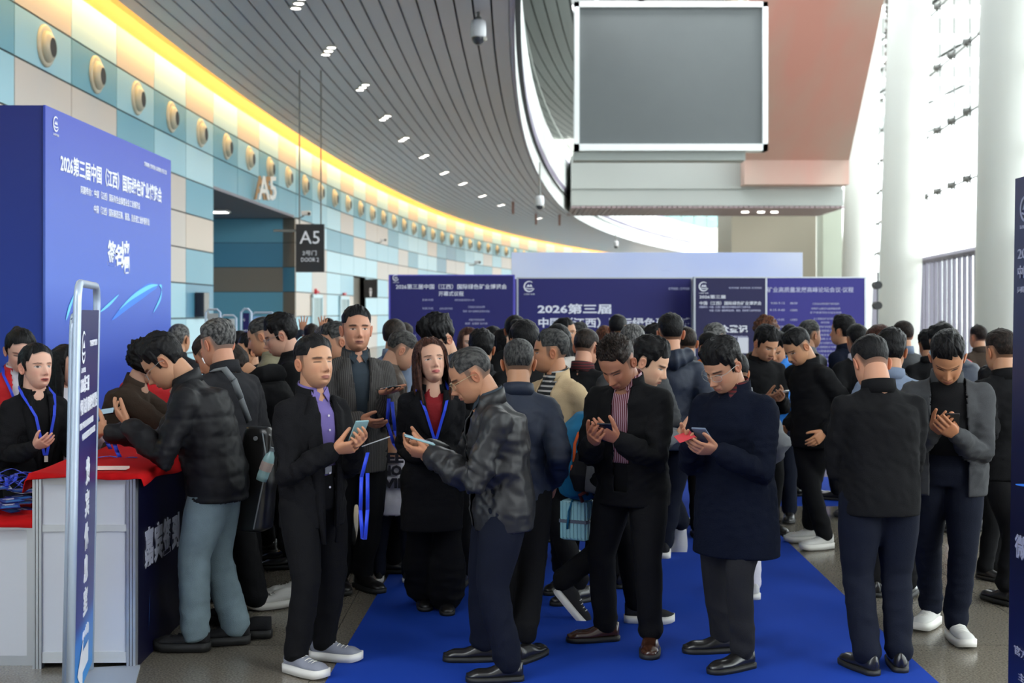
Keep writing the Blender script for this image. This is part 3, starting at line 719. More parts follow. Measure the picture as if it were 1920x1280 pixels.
# pale stage fascia behind the boards
Y5 = 26.0
M_stage = mat('stage_print', (1, 1, 1, 1), .6); nt = M_stage.node_tree; bb_ = nt.nodes['Principled BSDF']
t_ = nt.nodes.new('ShaderNodeTexCoord'); n_ = nt.nodes.new('ShaderNodeTexNoise'); n_.inputs['Scale'].default_value = .45; n_.inputs['Detail'].default_value = 1
r_ = nt.nodes.new('ShaderNodeValToRGB'); r_.color_ramp.elements[0].position = .35; r_.color_ramp.elements[0].color = srgb(196, 208, 250); r_.color_ramp.elements[1].position = .62; r_.color_ramp.elements[1].color = srgb(228, 233, 252)
nt.links.new(t_.outputs['Object'], n_.inputs['Vector']); nt.links.new(n_.outputs['Fac'], r_.inputs[0]); nt.links.new(r_.outputs[0], bb_.inputs['Base Color'])
b = MB(); b.box(bx_(959, Y5), bx_(1505, Y5), Y5, Y5+1.2, 0, bz_(473, Y5)); b.box(bx_(1240, Y5), bx_(1256, Y5), Y5-.01, Y5, bz_(507, Y5), bz_(505, Y5))
tag(b.build('stage_backdrop', M_stage, bevel=.04), 'long pale lavender backdrop rising behind the row of indigo boards', 'backdrop')

# ------------------------------------------------------------ reception counter
M_cpanel = mat('counter_white', srgb(222, 224, 232), .45); M_cdark = mat('counter_graphic', srgb(7, 8, 38), .4)
M_red = mat('red_cloth', srgb(196, 12, 18), .85, bump=.2, bscale=400, spec=.2)
CX0, CX1, CY0, CY1, CH = -2.447, -1.92, 6.54, 9.6, 1.0
e = empty('reception_counter', (CX1, CY0, 0), .02, 'tall white panel reception counter with a dark blue printed front', 'counter')
w = CX1-CX0; L = CY1-CY0
b = MB()
b.box(-w+.045, -.05, .012, .03, .03, .2-.17); b.box(-w+.04, -.045, .01, .03, .03, .97); b.box(-w, -w+.02, .03, L, 0, .97); b.box(-w, 0, L-.03, L, 0, .97); b.box(-w+.01, -.01, .02, L, .955, .985)
b.build('side_panel', M_cpanel, e)
b = MB()
for x0 in (-w, -.05):
    for q in range(3): b.box(x0+q*.0165, x0+q*.0165+.013, 0, .045, 0, .975)
b.build('corner_post', M_alu, e)
for z0, z1 in ((.03, .085), (.70, .735), (.94, .975)): b = MB(); b.box(-w+.05, -.05, .002, .02, z0, z1); b.build('rail', mat('rail_white', srgb(214, 216, 218), .4), e)
b = MB(); b.box(-.02, 0, .045, L, 0, .975); b.build('printed_front', M_cdark, e)
FMc = lambda y, z: plane_M((.003, y, z), (0, 1, 0), (0, 0, 1))
for i, ch in enumerate('嘉宾签到'): text(ch, 'lettering', FMc(.16+i*.19, .50-.006*i), .20, mat('silver_ink', srgb(176, 178, 196), .5), e, width=.165, bold=.03)
ribbon([(.95+.02*i, .30+.035*i) for i in range(8)], .006, M_streak2, 'light_trail', e, FMc(0, 0))
ribbon([(.22+.005*i, .14+.04*i) for i in range(6)], .01, M_streak2, 'light_trail', e, FMc(0, 0))
# red cloth over the counter: gently waved top with a ragged drop on the near, inner and outer sides
def cloth(name, x0, x1, y0, y1, z, drop_near, drop_left, drop_right, seed, lab, rz=0, loc=(0, 0, 0)):
    rn = random.Random(seed); nx, ny = 26, 60; V = []; F = []
    gx = [-2, -1]+list(range(nx+1))+[nx+1, nx+2]; gy = [-2, -1]+list(range(ny+1))
    ph = [rn.random()*6 for _ in range(6)]
    for j in gy:
        for i in gx:
            u = min(max(i, 0), nx)/nx; v = min(max(j, 0), ny)/ny
            x = x0+(x1-x0)*u; y = y0+(y1-y0)*v
            zz = z+.004*math.sin(9*u+ph[0]+5*v)+.004*math.sin(23*v+ph[1])+.003
            if j < 0: d = drop_near*(1+.35*math.sin(7*u+ph[2])); y = y0-.012*(-j)+.006*math.sin(40*u); zz = z-(d if j == -2 else d*.35)
            if i < 0: d = drop_left*(1+.25*math.sin(11*v+ph[3])); x = x0-.012*(-i)-.01*math.sin(30*v); zz = min(zz, z-(d if i == -2 else d*.35))
            if i > nx: d = drop_right*(1+.3*math.sin(13*v+ph[4])); x = x1+.012*(i-nx)+.012*math.sin(34*v+1); zz = min(zz, z-(d if i == nx+2 else d*.35))
            V.append((x, y, zz))
    W_ = len(gx)
    for j in range(len(gy)-1):
        for i in range(W_-1): F.append((j*W_+i, j*W_+i+1, (j+1)*W_+i+1, (j+1)*W_+i))
    b = MB(); b.add(V, F); o = b.build(name, M_red, None, smooth=True, loc=loc); o.rotation_euler.z = rz
    md = o.modifiers.new('s', 'SOLIDIFY'); md.thickness = .004; md.offset = 1
    return tag(o, lab, 'tablecloth')
cloth('tablecloth', -w-.01, .012, -.015, L, .992, .018, .10, .07, 3, 'red cloth draped over the tall white counter', .02, (CX1, CY0, 0))
# lower table to the left with its own cloth
e = empty('reception_table', (-3.9, 6.60, 0), 0, 'low white table at the left edge, joined to the tall counter', 'table')
b = MB(); b.box(0, 1.44, 0, .02, .03, .745); b.box(0, 1.44, .02, .5, .72, .745); b.box(0, .02, .02, .5, 0, .72); b.build('panel', M_cpanel, e)
b = MB(); b.box(1.40, 1.44, -.005, .03, 0, .745); b.box(0, .04, -.005, .03, 0, .745); b.box(0, 1.44, -.004, .01, .0, .05); b.box(0, 1.44, -.004, .01, .70, .745); b.build('frame', M_alu, e)
cloth('tablecloth', -3.9, -2.475, 6.575, 7.12, .752, .05, .1, .0, 5, 'red cloth over the low table, piled with lanyards')
# heap of badges with blue ribbons on the low table
M_badge = mat('badge_blue', srgb(34, 60, 160), .35, coat=.5); M_badge2 = mat('badge_cyan', srgb(60, 130, 200), .35); M_rib = mat('ribbon_blue', srgb(20, 60, 210), .5, sheen=.2)
rn = random.Random(5)
for i in range(26):
    x = -2.62-rn.random()*.42; y = 6.66+rn.random()*.36; z = .762+.0045*i
    r0 = empty('badge', (x, y, z), rn.random()*3); r0.rotation_euler = (rn.uniform(-.05, .05), rn.uniform(-.05, .05), rn.uniform(-.9, .9))
    b = MB(); b.box(-.05, .05, -.07, .07, -.0015, .0015); b.build('card', M_badge if i % 3 else mat('print_white', (.8, .8, .85, 1)), r0)
    b = MB(); b.box(-.04, .04, -.06, -.02, .0016, .002); b.build('picture', M_badge2, r0)
    b = MB(); b.box(-.03, .03, .02, .035, .0016, .002); b.box(-.02, .02, 0, .01, .0016, .002); b.build('print_lines', MATS['print_white'] if 'print_white' in MATS and i % 3 else M_badge, r0)
    tag(r0, 'blue exhibitor badge lying in the heap on the low red table', 'badge', 'badges heaped on the low table')
def ribbon3(pts, w, name, m, parent=None, lab=None, cat=None, grp=None):
    b = MB(); P_ = [Vector(p) for p in pts]
    for i in range(len(P_)-1):
        d = (P_[i+1]-P_[i]).normalized(); s = d.cross(Vector((0, 0, 1)))
        s = s.normalized()*w if s.length > .2 else Vector((w, 0, 0))
        b.quad(P_[i]-s, P_[i]+s, P_[i+1]+s, P_[i+1]-s)
    o = b.build(name, m, parent, smooth=True); md = o.modifiers.new('s', 'SOLIDIFY'); md.thickness = .0015
    if lab: tag(o, lab, cat, grp)
    return o
for i in range(9):
    cx, cy = -2.68-rn.random()*.3, 6.75+rn.random()*.35; rr = .05+.06*rn.random(); ph = rn.random()*6
    pts = [(cx+rr*math.cos(a+ph)*(1+.2*math.sin(3*a)), cy+rr*.8*math.sin(a+ph), .885+.03*math.sin(2*a+ph)+.006*i) for a in [k*.35 for k in range(19)]]
    ribbon3(pts, .009, 'lanyard_ribbon', M_rib, None, 'loose blue lanyard ribbon coiled on top of the badge heap', 'lanyard', 'ribbons on the badge heap')
# things lying on the counter
b = MB(); b.box(-.13, .13, -.035, .035, 0, .012); o = b.build('paper_stack', mat('paper', srgb(235, 215, 205), .7), None, loc=(-2.13, 6.66, 1.004)); o.rotation_euler.z = .03
tag(o, 'pale strip of papers lying on the red cloth at the near end', 'papers')
b = MB(); b.box(-.12, .12, -.05, .05, 0, .01); o = b.build('paper_stack', MATS['paper'], None, loc=(-2.05, 7.45, 1.004)); tag(o, 'pale papers lying farther back on the red counter, by the open hand', 'papers')
ribbon3([(-2.32+.025*k, 7.18+.03*math.sin(k*.6), 1.006+.004*math.sin(k)) for k in range(10)], .014, 'lanyard_ribbon', M_rib, None, 'blue lanyard ribbon lying flat on the red cloth', 'lanyard')
for i in range(4):
    cx, cy = -2.12+.06*i, 8.4-.1*i
    ribbon3([(cx+.05*math.cos(a), cy+.05*math.sin(a), 1.02+.012*i+.015*math.sin(2*a)) for a in [k*.4 for k in range(17)]], .01, 'lanyard_ribbon', M_rib, None, 'blue lanyard ribbon heaped at the far end of the red counter', 'lanyard', 'ribbons at the far end of the counter')

# ------------------------------------------------------------ standing signs
M_sign = ramp_mat('standee_print', 'Z', [(0, srgb(40, 150, 225)), (.16, srgb(38, 120, 210)), (.2, srgb(40, 52, 140)), (.3, srgb(46, 44, 118)), (1, srgb(36, 34, 86))], .4, 0, 1.95)
M_tube = mat('frame_tube', srgb(182, 196, 216), .3, metal=.3)
def standee(x0, y0, x1, y1, h, hp, lab, full=True, lean=.035, bd=.24):
    L = math.hypot(x1-x0, y1-y0); ang = math.atan2(y1-y0, x1-x0)
    e = empty('standing_sign', (x0, y0, 0), ang, lab, 'sign')
    sk = lambda z: -lean*z/h
    r = .018; rc = .09
    pts = [(0, 0, .02), (0, 0, h*.5)]+[(rc-rc*math.cos(a), 0, h-rc+rc*math.sin(a)) for a in [k*PI/12 for k in range(7)]]+[(L-rc+rc*math.sin(a), 0, h-rc+rc*math.cos(a)) for a in [k*PI/12 for k in range(7)]]+[(L, 0, h*.5), (L, 0, .02)]
    pts = [(p[0], p[1]+sk(p[2]), p[2]) for p in pts]
    b = MB(); b.tube(pts, r, 10); b.build('frame_tube', M_tube, e, smooth=True)
    b = MB(); V = []
    for z in (.06, hp):
        for y in (-.012, .012):
            for x in (r, L-r): V.append((x, y+sk(z), z))
    b.add(V, [(0, 2, 3, 1), (4, 5, 7, 6), (0, 1, 5, 4), (2, 6, 7, 3), (0, 4, 6, 2), (1, 3, 7, 5)]); b.build('printed_panel', M_sign, e)
    b = MB(); b.box(-.06, L+.06, -bd, min(bd, .03), 0, .012); b.build('base_plate', mat('base_paint', srgb(190, 196, 206), .4), e)
    return e, L
e, L = standee(-1.96, 5.67, -2.13, 6.46, 1.95, 1.83, 'tall standing sign in a pale tube frame with a white arrow, near the counter end')
def SM(u, z): return Matrix.Translation((0, -.035*(z/1.95), 0)) @ plane_M((u*L, -.0135, z), (1, 0, 0), (0, 0, 1)) @ Matrix.Rotation(R(1), 4, 'X')
def sgn(s, u, z, h, w, bold=.012): return text(s, 'lettering', SM(u, z), h, WHITE_INK, e, width=w*L, bold=bold)
emblem(SM(.17, 1.66), .075, WHITE_INK, e)
sgn('世界铜都 世界钨都', .5, 1.66, .03, .38); sgn('2026第三届', .08, 1.46, .075, .4, .02); sgn('中国（江西）国际绿色矿业博览会', .08, 1.36, .07, .85, .02)
sgn(SUB1, .08, 1.29, .03, .66); sgn(SUB2, .2, 1.235, .03, .66)
for i, ch in enumerate('贵宾休息室'): sgn(ch, .41, 1.02-i*.155, .125, .19, .03)
sgn('(A4馆)', .4, .26+.02, .05, .3, .015)
b = MB(); A = SM(0, .0); ar = [(.16, .115), (.42, .235), (.42, .18), (.70, .18), (.70, .08), (.42, .08), (.42, .0)]
V = [SM(0, .0+0) @ Vector((u*L, z+.03, .002)) for u, z in ar]; b.add(V, [tuple(range(7))]); o = b.build('arrow', WHITE_INK, e); o.location = (0, 0, .0)
for ch in e.children:
    if ch.name.startswith('arrow'): ch.location.z = .02
e2_, L2 = standee(-2.10, 6.02, -2.22, 6.44, 1.80, 1.79, 'second standing sign half hidden behind the tall framed sign', bd=.03)
# dark notice board at the right edge, its printed side square to the view
e = empty('notice_board', (2.19, 4.45, 0), 0, 'dark navy notice board cut off by the right edge of the picture', 'display board')
M_rn = ramp_mat('notice_print', 'Z', [(0, srgb(22, 50, 130)), (.06, srgb(14, 22, 70)), (.35, srgb(10, 12, 40)), (1, srgb(38, 42, 82))], .4, 0, 2.4)
b = MB(); V = []
for z, dx in ((0, -.035), (2.40, 0)):
    for x in (0, .04):
        for y in (0, 1.12): V.append((x+dx, y, z))
b.add(V, [(0, 1, 3, 2), (4, 6, 7, 5), (0, 4, 5, 1), (2, 3, 7, 6), (0, 2, 6, 4), (1, 5, 7, 3)]); b.build('printed_panel', M_rn, e)
RM = lambda y, z: plane_M((-.004-.035*(1-z/2.4), y, z), (0, -1, 0), (0, 0, 1))
M_gin = mat('grey_ink', srgb(150, 152, 176), .5)
emblem(RM(1.12-.125, 2.26), .055, M_gin, e)
text('2026第三届', 'lettering', RM(1.07, 2.05), .055, M_gin, e, width=.45, bold=.012)
text('中国（江西）国际绿色矿业博览会', 'lettering', RM(1.07, 1.97), .055, M_gin, e, width=.95, bold=.012)
text('同期举办：中国（江西）国际有色金属', 'lettering', RM(1.07, 1.905), .028, M_gin, e, width=.8); text('中国（江西）国际铸造', 'lettering', RM(.93, 1.85), .028, M_gin, e, width=.6)
text('展位图', 'lettering', RM(.90, 1.50), .10, M_gin, e, width=.5, bold=.02); text('LOCATION', 'lettering', RM(.90, 1.42), .05, M_gin, e, width=.5)
b = MB(); V = [RM(.80, .97) @ Vector((x, z, .002)) for x, z in ((0, 0), (.6, 0), (.6, .38), (0, .38))]; b.add(V, [(0, 1, 2, 3)]); b.build('white_square', M_gin, e)
text('微信公众号', 'lettering', RM(1.05, .80-.02), .10, M_gin, e, width=.6, bold=.02)
text('官方网站 咨询电话', 'lettering', RM(1.05, .36), .04, M_gin, e, width=.6); text('主办单位 承办单位', 'lettering', RM(1.0, .26), .035, M_gin, e, width=.6); text('展览日期', 'lettering', RM(1.0, .19), .035, M_gin, e, width=.4)
ribbon([(.05+.02*i, .0+.002*i) for i in range(14)], .004, M_streak2, 'light_trail', e, RM(1.1, 1.08))
b = MB(); b.box(-.15, .25, .1, .16, 0, .012); b.box(-.15, .25, .9, .96, 0, .012); b.build('foot', M_alu, e)
# small signs near the gate: three frames far back on the left
for i, (px0, px1, yt, yb, Y, m, lab) in enumerate(((452, 471, 579, 640, 19, M_sign, 'small blue sign in a white tube frame far back on the left'),
        (472, 516, 586, 640, 21, ramp_mat('sky_print', 'Z', [(0, srgb(220, 225, 232)), (.6, srgb(90, 150, 220)), (1, srgb(190, 215, 235))], .5, 1.2, 1.9), 'wide sky blue poster sign right of the small blue sign'),
        (386, 413, 580, 640, 20, mat('grey_print', srgb(170, 172, 172), .6), 'grey backed sign frame left of the small blue sign'),
        (414, 443, 591, 640, 23, mat('grey_poster', srgb(200, 202, 206), .6), 'pale poster board between the grey sign and the small blue sign'))):
    x0, x1 = (px0-960)*Y/FPX, (px1-960)*Y/FPX; h = CAMH+(HY-yt)*Y/FPX
    e = empty('standing_sign', (x0, Y, 0), 0, lab, 'sign'); Lq = x1-x0
    b = MB(); b.box(.03, Lq-.03, -.01, .01, .3, h-.06); b.build('printed_panel', m, e)
    b = MB(); b.tube([(0, 0, 0), (0, 0, h-.05), (.05, 0, h), (Lq-.05, 0, h), (Lq, 0, h-.05), (Lq, 0, 0)], .018, 8); b.box(-.05, Lq+.05, -.2, .2, 0, .015); b.build('frame_tube', M_tube, e)
    if i == 0:
        text('2026第三届', 'lettering', plane_M((.03, -.013, h-.33), (1, 0, 0), (0, 0, 1)), .025, WHITE_INK, e, width=Lq*.5, bold=.01)
        text('中国（江西）国际', 'lettering', plane_M((.02, -.013, h-.38), (1, 0, 0), (0, 0, 1)), .025, WHITE_INK, e, width=Lq*.8, bold=.01)
        emblem(plane_M((.05, -.013, h-.16), (1, 0, 0), (0, 0, 1)), .02, WHITE_INK, e, cap=False)
# ------------------------------------------------------------ people
def nrm(v): v = np.array(v, float); return v/(np.linalg.norm(v)+1e-9)
def Rx(a): c, s = math.cos(a), math.sin(a); return np.array([[1, 0, 0], [0, c, -s], [0, s, c]])
def Ry(a): c, s = math.cos(a), math.sin(a); return np.array([[c, 0, s], [0, 1, 0], [-s, 0, c]])
def Rz(a): c, s = math.cos(a), math.sin(a); return np.array([[c, -s, 0], [s, c, 0], [0, 0, 1]])
def waves(P, f, seed, n=5):
    r = np.random.RandomState(seed); s = 0
    for k in range(n):
        d = r.normal(size=3); d /= np.linalg.norm(d); d2 = r.normal(size=3); d2 /= np.linalg.norm(d2)
        s = s+np.sin(P @ d*f*(1+.5*k)+r.rand()*6+1.6*np.sin(P @ d2*f*.55+r.rand()*6))/(1+.35*k)
    return s/2.6
def sm(x, a, b): t = np.clip((x-a)/(b-a), 0, 1); return t*t*(3-2*t)
def mk_mesh(name, V, F, mats, parent, smooth=True, mi=None, col=None):
    me = bpy.data.meshes.new(name)
    me.from_pydata(V.tolist() if hasattr(V, 'tolist') else V, [], F)
    for m in (mats if isinstance(mats, (list, tuple)) else [mats]): me.materials.append(m)
    if mi is not None: me.polygons.foreach_set('material_index', mi)
    if smooth: me.polygons.foreach_set('use_smooth', [True]*len(me.polygons))
    if col is not None:
        at_ = me.color_attributes.new('Col', 'FLOAT_COLOR', 'POINT'); c4 = np.ones((len(V), 4)); c4[:, :3] = col; at_.data.foreach_set('color', c4.ravel())
    me.update()
    o = bpy.data.objects.new(name, me); C.objects.link(o)
    if parent: o.parent = parent
    return o
class Parts:
    def __init__(s): s.V = []; s.F = []; s.n = 0
    def add(s, V, F):
        V = np.asarray(V, float); s.V.append(V); s.F += [tuple(int(i)+s.n for i in f) for f in F]; s.n += len(V); return s
    def tube(s, pts, rad, n=14, squash=1.0, ref=(0.137, 0.31, 0.94)): return s.add(*tube_np(pts, rad, n, True, squash, ref))
    def loft(s, rings, n=28, p=2.4):
        """rings: (centre, right, forward, half width, half depth); closed by fans"""
        a = np.linspace(0, 2*PI, n, endpoint=False); c, q = np.cos(a), np.sin(a)
        cx = np.sign(c)*np.abs(c)**(2/p); sy = np.sign(q)*np.abs(q)**(2/p); V = []
        for (ct, r, f, w, d) in rings: V.append(np.array(ct)+cx[:, None]*np.array(r)*w+sy[:, None]*np.array(f)*d)
        V = np.vstack(V); m = len(rings); F = []
        for i in range(m-1):
            for j in range(n): F.append((i*n+j, i*n+(j+1) % n, (i+1)*n+(j+1) % n, (i+1)*n+j))
        F.append(tuple(range(n))[::-1]); F.append(tuple((m-1)*n+k for k in range(n)))
        return s.add(V, F)
    def arr(s): return np.vstack(s.V), s.F
_tmpscene = bpy.data.scenes.new('workbench')
def remesh(V, F, vox, smooth=4):
    me = bpy.data.meshes.new('r'); me.from_pydata(V.tolist(), [], F)
    o = bpy.data.objects.new('r', me); _tmpscene.collection.objects.link(o)
    md = o.modifiers.new('r', 'REMESH'); md.mode = 'VOXEL'; md.voxel_size = vox
    if smooth: md = o.modifiers.new('s', 'SMOOTH'); md.iterations = smooth; md.factor = .5
    vl = _tmpscene.view_layers[0]; vl.update(); dg = vl.depsgraph
    m2 = bpy.data.meshes.new_from_object(o.evaluated_get(dg))
    n = len(m2.vertices); co = np.empty(n*3); m2.vertices.foreach_get('co', co); co = co.reshape(-1, 3)
    no = np.empty(n*3); m2.vertex_normals.foreach_get('vector', no); no = no.reshape(-1, 3)
    nf = len(m2.polygons); ls = np.empty(nf, int); lt = np.empty(nf, int); m2.polygons.foreach_get('loop_start', ls); m2.polygons.foreach_get('loop_total', lt)
    li = np.empty(len(m2.loops), int); m2.loops.foreach_get('vertex_index', li)
    Fq = li.reshape(-1, 4) if (lt == 4).all() else None
    if Fq is None: Fq = [tuple(li[a:a+b]) for a, b in zip(ls, lt)]
    bpy.data.objects.remove(o); bpy.data.meshes.remove(me); bpy.data.meshes.remove(m2)
    return co, no, Fq

# --- skin with colour per point (lips, brows, eyes, cropped scalp), cloth and hair materials
def skin_mat():
    m = mat('skin', (1, 1, 1, 1), .48, spec=.35); nt = m.node_tree; b = nt.nodes['Principled BSDF']
    a = nt.nodes.new('ShaderNodeVertexColor'); a.layer_name = 'Col'
    nt.links.new(a.outputs['Color'], b.inputs['Base Color'])
    b.inputs['Subsurface Weight'].default_value = .0
    n = nt.nodes.new('ShaderNodeTexNoise'); n.inputs['Scale'].default_value = 160; t = nt.nodes.new('ShaderNodeTexCoord'); nt.links.new(t.outputs['Object'], n.inputs['Vector'])
    bp = nt.nodes.new('ShaderNodeBump'); bp.inputs['Strength'].default_value = .12; bp.inputs['Distance'].default_value = .002; nt.links.new(n.outputs['Fac'], bp.inputs['Height']); nt.links.new(bp.outputs[0], b.inputs['Normal'])
    return m
M_skin = skin_mat()
def hair_mat(name, ca, cb, grey=.0):
    m = mat(name, ca, .5, spec=.14); nt = m.node_tree; b = nt.nodes['Principled BSDF']
    t = nt.nodes.new('ShaderNodeTexCoord'); n = nt.nodes.new('ShaderNodeTexNoise'); n.inputs['Scale'].default_value = 90; n.inputs['Detail'].default_value = 6
    mp = nt.nodes.new('ShaderNodeMapping'); mp.inputs['Scale'].default_value = (1, .35, .5)
    r = nt.nodes.new('ShaderNodeValToRGB'); r.color_ramp.elements[0].position = .38; r.color_ramp.elements[0].color = ca; r.color_ramp.elements[1].position = .66; r.color_ramp.elements[1].color = cb
    nt.links.new(t.outputs['Object'], mp.inputs[0]); nt.links.new(mp.outputs[0], n.inputs['Vector']); nt.links.new(n.outputs['Fac'], r.inputs[0]); nt.links.new(r.outputs[0], b.inputs['Base Color'])
    bp = nt.nodes.new('ShaderNodeBump'); bp.inputs['Strength'].default_value = .9; bp.inputs['Distance'].default_value = .006; nt.links.new(n.outputs['Fac'], bp.inputs['Height']); nt.links.new(bp.outputs[0], b.inputs['Normal'])
    return m
HAIR = {'black': hair_mat('hair_black', (.004, .004, .005, 1), (.011, .010, .010, 1)), 'brown': hair_mat('hair_brown', (.02, .008, .006, 1), (.075, .03, .02, 1)),
        'grey': hair_mat('hair_grey', (.02, .02, .021, 1), (.16, .155, .15, 1)), 'salt': hair_mat('hair_salt', (.012, .012, .013, 1), (.07, .068, .065, 1)), 'dbrown': hair_mat('hair_dark_brown', (.009, .007, .006, 1), (.030, .020, .016, 1)), 'red': hair_mat('hair_red', (.03, .012, .008, 1), (.16, .06, .03, 1))}
HCOL = {'dbrown': (.02, .015, .012), 'black': (.012, .011, .011), 'brown': (.03, .014, .01), 'grey': (.11, .105, .1), 'salt': (.04, .038, .036), 'red': (.09, .035, .02)}
def cloth(name, col, rough=.85, bump=.35, sc=260, spec=.25, sheen=.0, var=.12): return mat(name, col, rough, bump=bump, bscale=sc, spec=spec, sheen=sheen, var=var, vscale=9)
K = {
 'black': cloth('black_cloth', (.007, .007, .008, 1), spec=.12), 'black_wool': cloth('black_wool', (.008, .008, .0095, 1), .9, .7, 180, .12),
 'puffer': cloth('puffer_nylon', (.010, .010, .012, 1), .55, .15, 60, .22), 'charcoal': cloth('charcoal_cloth', (.018, .018, .021, 1), spec=.15),
 'navy': cloth('navy_wool', (.004, .006, .015, 1), .9, .6, 180, .12), 'navy2': cloth('navy_nylon', (.012, .018, .036, 1), .6, .2, 80, .35),
 'leather': cloth('dark_nylon_sheen', (.016, .016, .018, 1), .44, .12, 40, .4, var=.03), 'dgrey': cloth('dark_grey_cloth', (.05, .052, .056, 1)),
 'grey': cloth('grey_cloth', (.14, .145, .155, 1)), 'brown': cloth('brown_wool', (.045, .030, .021, 1), .9, .7, 170), 'taupe': cloth('taupe_nylon', (.10, .075, .062, 1), .55, .2, 60, .4),
 'khaki': cloth('khaki_cloth', (.22, .20, .13, 1)), 'beige': cloth('beige_corduroy', (.50, .37, .22, 1), .85, .5, 200), 'denim': cloth('pale_denim', (.20, .27, .30, 1), .85, .7, 320, var=.3),
 'dnavy_trouser': cloth('navy_trouser', (.007, .009, .018, 1), spec=.12), 'redvest': cloth('red_vest', (.55, .012, .018, 1), .6, .2, 80), 'blue': cloth('bright_blue_nylon', (.02, .17, .55, 1), .6, .2, 80),
 'purple': cloth('purple_shirt', (.17, .13, .36, 1), .8, .3, 300), 'darkshirt': cloth('slate_shirt', (.03, .042, .055, 1), .8), 'redblouse': cloth('red_blouse', (.20, .006, .010, 1), .7, .8, 60),
 'white': cloth('white_cloth', (.62, .60, .66, 1)), 'steel': cloth('steel_blue_cloth', (.16, .2, .28, 1)), 'orange': cloth('orange_cloth', (.6, .14, .02, 1)), 'midgreen': cloth('olive_dark', (.05, .055, .04, 1)),
 'pinstripe': stripe_mat('pinstripe_wool', 'X', .012, .28, (.028, .025, .024, 1), (.085, .078, .075, 1), .85, .5), 'maroonstripe': stripe_mat('maroon_striped_shirt', 'X', .011, .4, (.10, .008, .02, 1), (.42, .28, .33, 1), .8),
 'polostripe': stripe_mat('striped_polo', 'Z', .03, .38, (.012, .014, .016, 1), (.45, .44, .42, 1), .85), 'plaid': stripe_mat('red_plaid', 'Z', .02, .5, (.12, .01, .014, 1), (.02, .01, .012, 1), .9),
 'camel': cloth('cream_fleece', (.5, .46, .42, 1), .9, .8, 120)}
def shoe_mats(kind):
    return {'grey': (cloth('grey_mesh_shoe', (.25, .26, .31, 1), .8, .5, 400), mat('white_sole', srgb(225, 222, 215), .5)),
            'black': (mat('black_leather', (.012, .011, .011, 1), .28, coat=.3), mat('black_sole', (.012, .012, .012, 1), .6)),
            'brown': (mat('brown_leather', (.05, .018, .010, 1), .25, coat=.4), MATS.get('black_sole') or mat('black_sole', (.012, .012, .012, 1), .6)),
            'blacksport': (cloth('black_mesh_shoe', (.018, .018, .02, 1), .8, .6, 400), MATS.get('black_sole') or mat('black_sole', (.012, .012, .012, 1), .6)),
            'blackwhite': (cloth('black_mesh_shoe', (.018, .018, .02, 1)), MATS.get('white_sole') or mat('white_sole', srgb(225, 222, 215), .5)),
            'white': (cloth('white_shoe', (.62, .61, .58, 1), .7, .3, 300), MATS.get('white_sole') or mat('white_sole', srgb(225, 222, 215), .5))}[kind]

# --- head: a direction grid, denser towards the face; returns points plus the facial coordinates
def grid(na, nl):
    u = np.linspace(-PI, PI, na, endpoint=False); az = u-.42*np.sin(u)            # 0 = straight ahead, denser there
    v = np.linspace(0, PI, nl); la = v-.10*np.sin(2*v+PI)*0
    A, L = np.meshgrid(az, la)                                                    # la: 0 top .. pi bottom
    D = np.stack([np.sin(L)*np.sin(A), np.sin(L)*np.cos(A), np.cos(L)], -1)
    return A, L, D
def ell(D, c, r):
    c = np.array(c); r = np.array(r); d = D/r; o = -c/r
    a = (d*d).sum(-1); b = 2*(d*o).sum(-1); cc = (o*o).sum()-1
    return (-b+np.sqrt(np.maximum(b*b-4*a*cc, 1e-9)))/(2*a)
def head_points(na, nl, fat=1.0, fem=False, rs=0):
    A, L, D = grid(na, nl)
    rr = np.random.RandomState(rs); j = lambda s: 1+s*(rr.rand()-.5)*2
    jw = (.052 if fem else .060)*fat*j(.05)
    e1 = ell(D, (0, -.012, .028), (.077*j(.02), .098, .088)); e2 = ell(D, (0, .018, -.040), (jw+.004, .072, .072)); e3 = ell(D, (0, .028, -.066), (jw*.72, .052, .044))
    k = 70; r = np.log(np.exp(k*e1)+np.exp(k*e2)+np.exp(k*e3))/k-.004
    P = D*r[..., None]; x, y, z = P[..., 0].copy(), P[..., 1], P[..., 2].copy()
    f = sm(y, .01, .05)
    G = lambda x0, sx, z0, sz: np.exp(-((np.abs(x)-x0)/sx)**2-((z-z0)/sz)**2)*f
    ns = j(.12)*(.85 if fem else 1)
    dy = .009*G(0, .008, -.010, .020)+.021*ns*G(0, .0105, -.034, .012)+.008*G(.012, .006, -.040, .007)+.006*G(0, .012, -.02, .015)
    dy -= .013*G(.030, .014, .003, .011); dy += .0065*G(.031, .0105, -.001, .0065)
    dy += (.003 if fem else .006)*G(.026, .020, .019, .007)+.004*G(.044, .016, -.026, .016)
    dy += .006*G(0, .020, -.066, .013)+.0035*G(0, .016, -.0615, .0035)+.0045*G(0, .015, -.071, .004)-.005*G(0, .018, -.0663, .0017)
    dy -= .004*G(0, .016, -.080, .005); dy += .007*G(0, .018, -.094, .012)
    dy -= .0035*G(.025, .005, -.052, .014); dy += .003*G(.036, .012, -.048, .014)
    P[..., 1] = y+dy
    return A, L, D, P
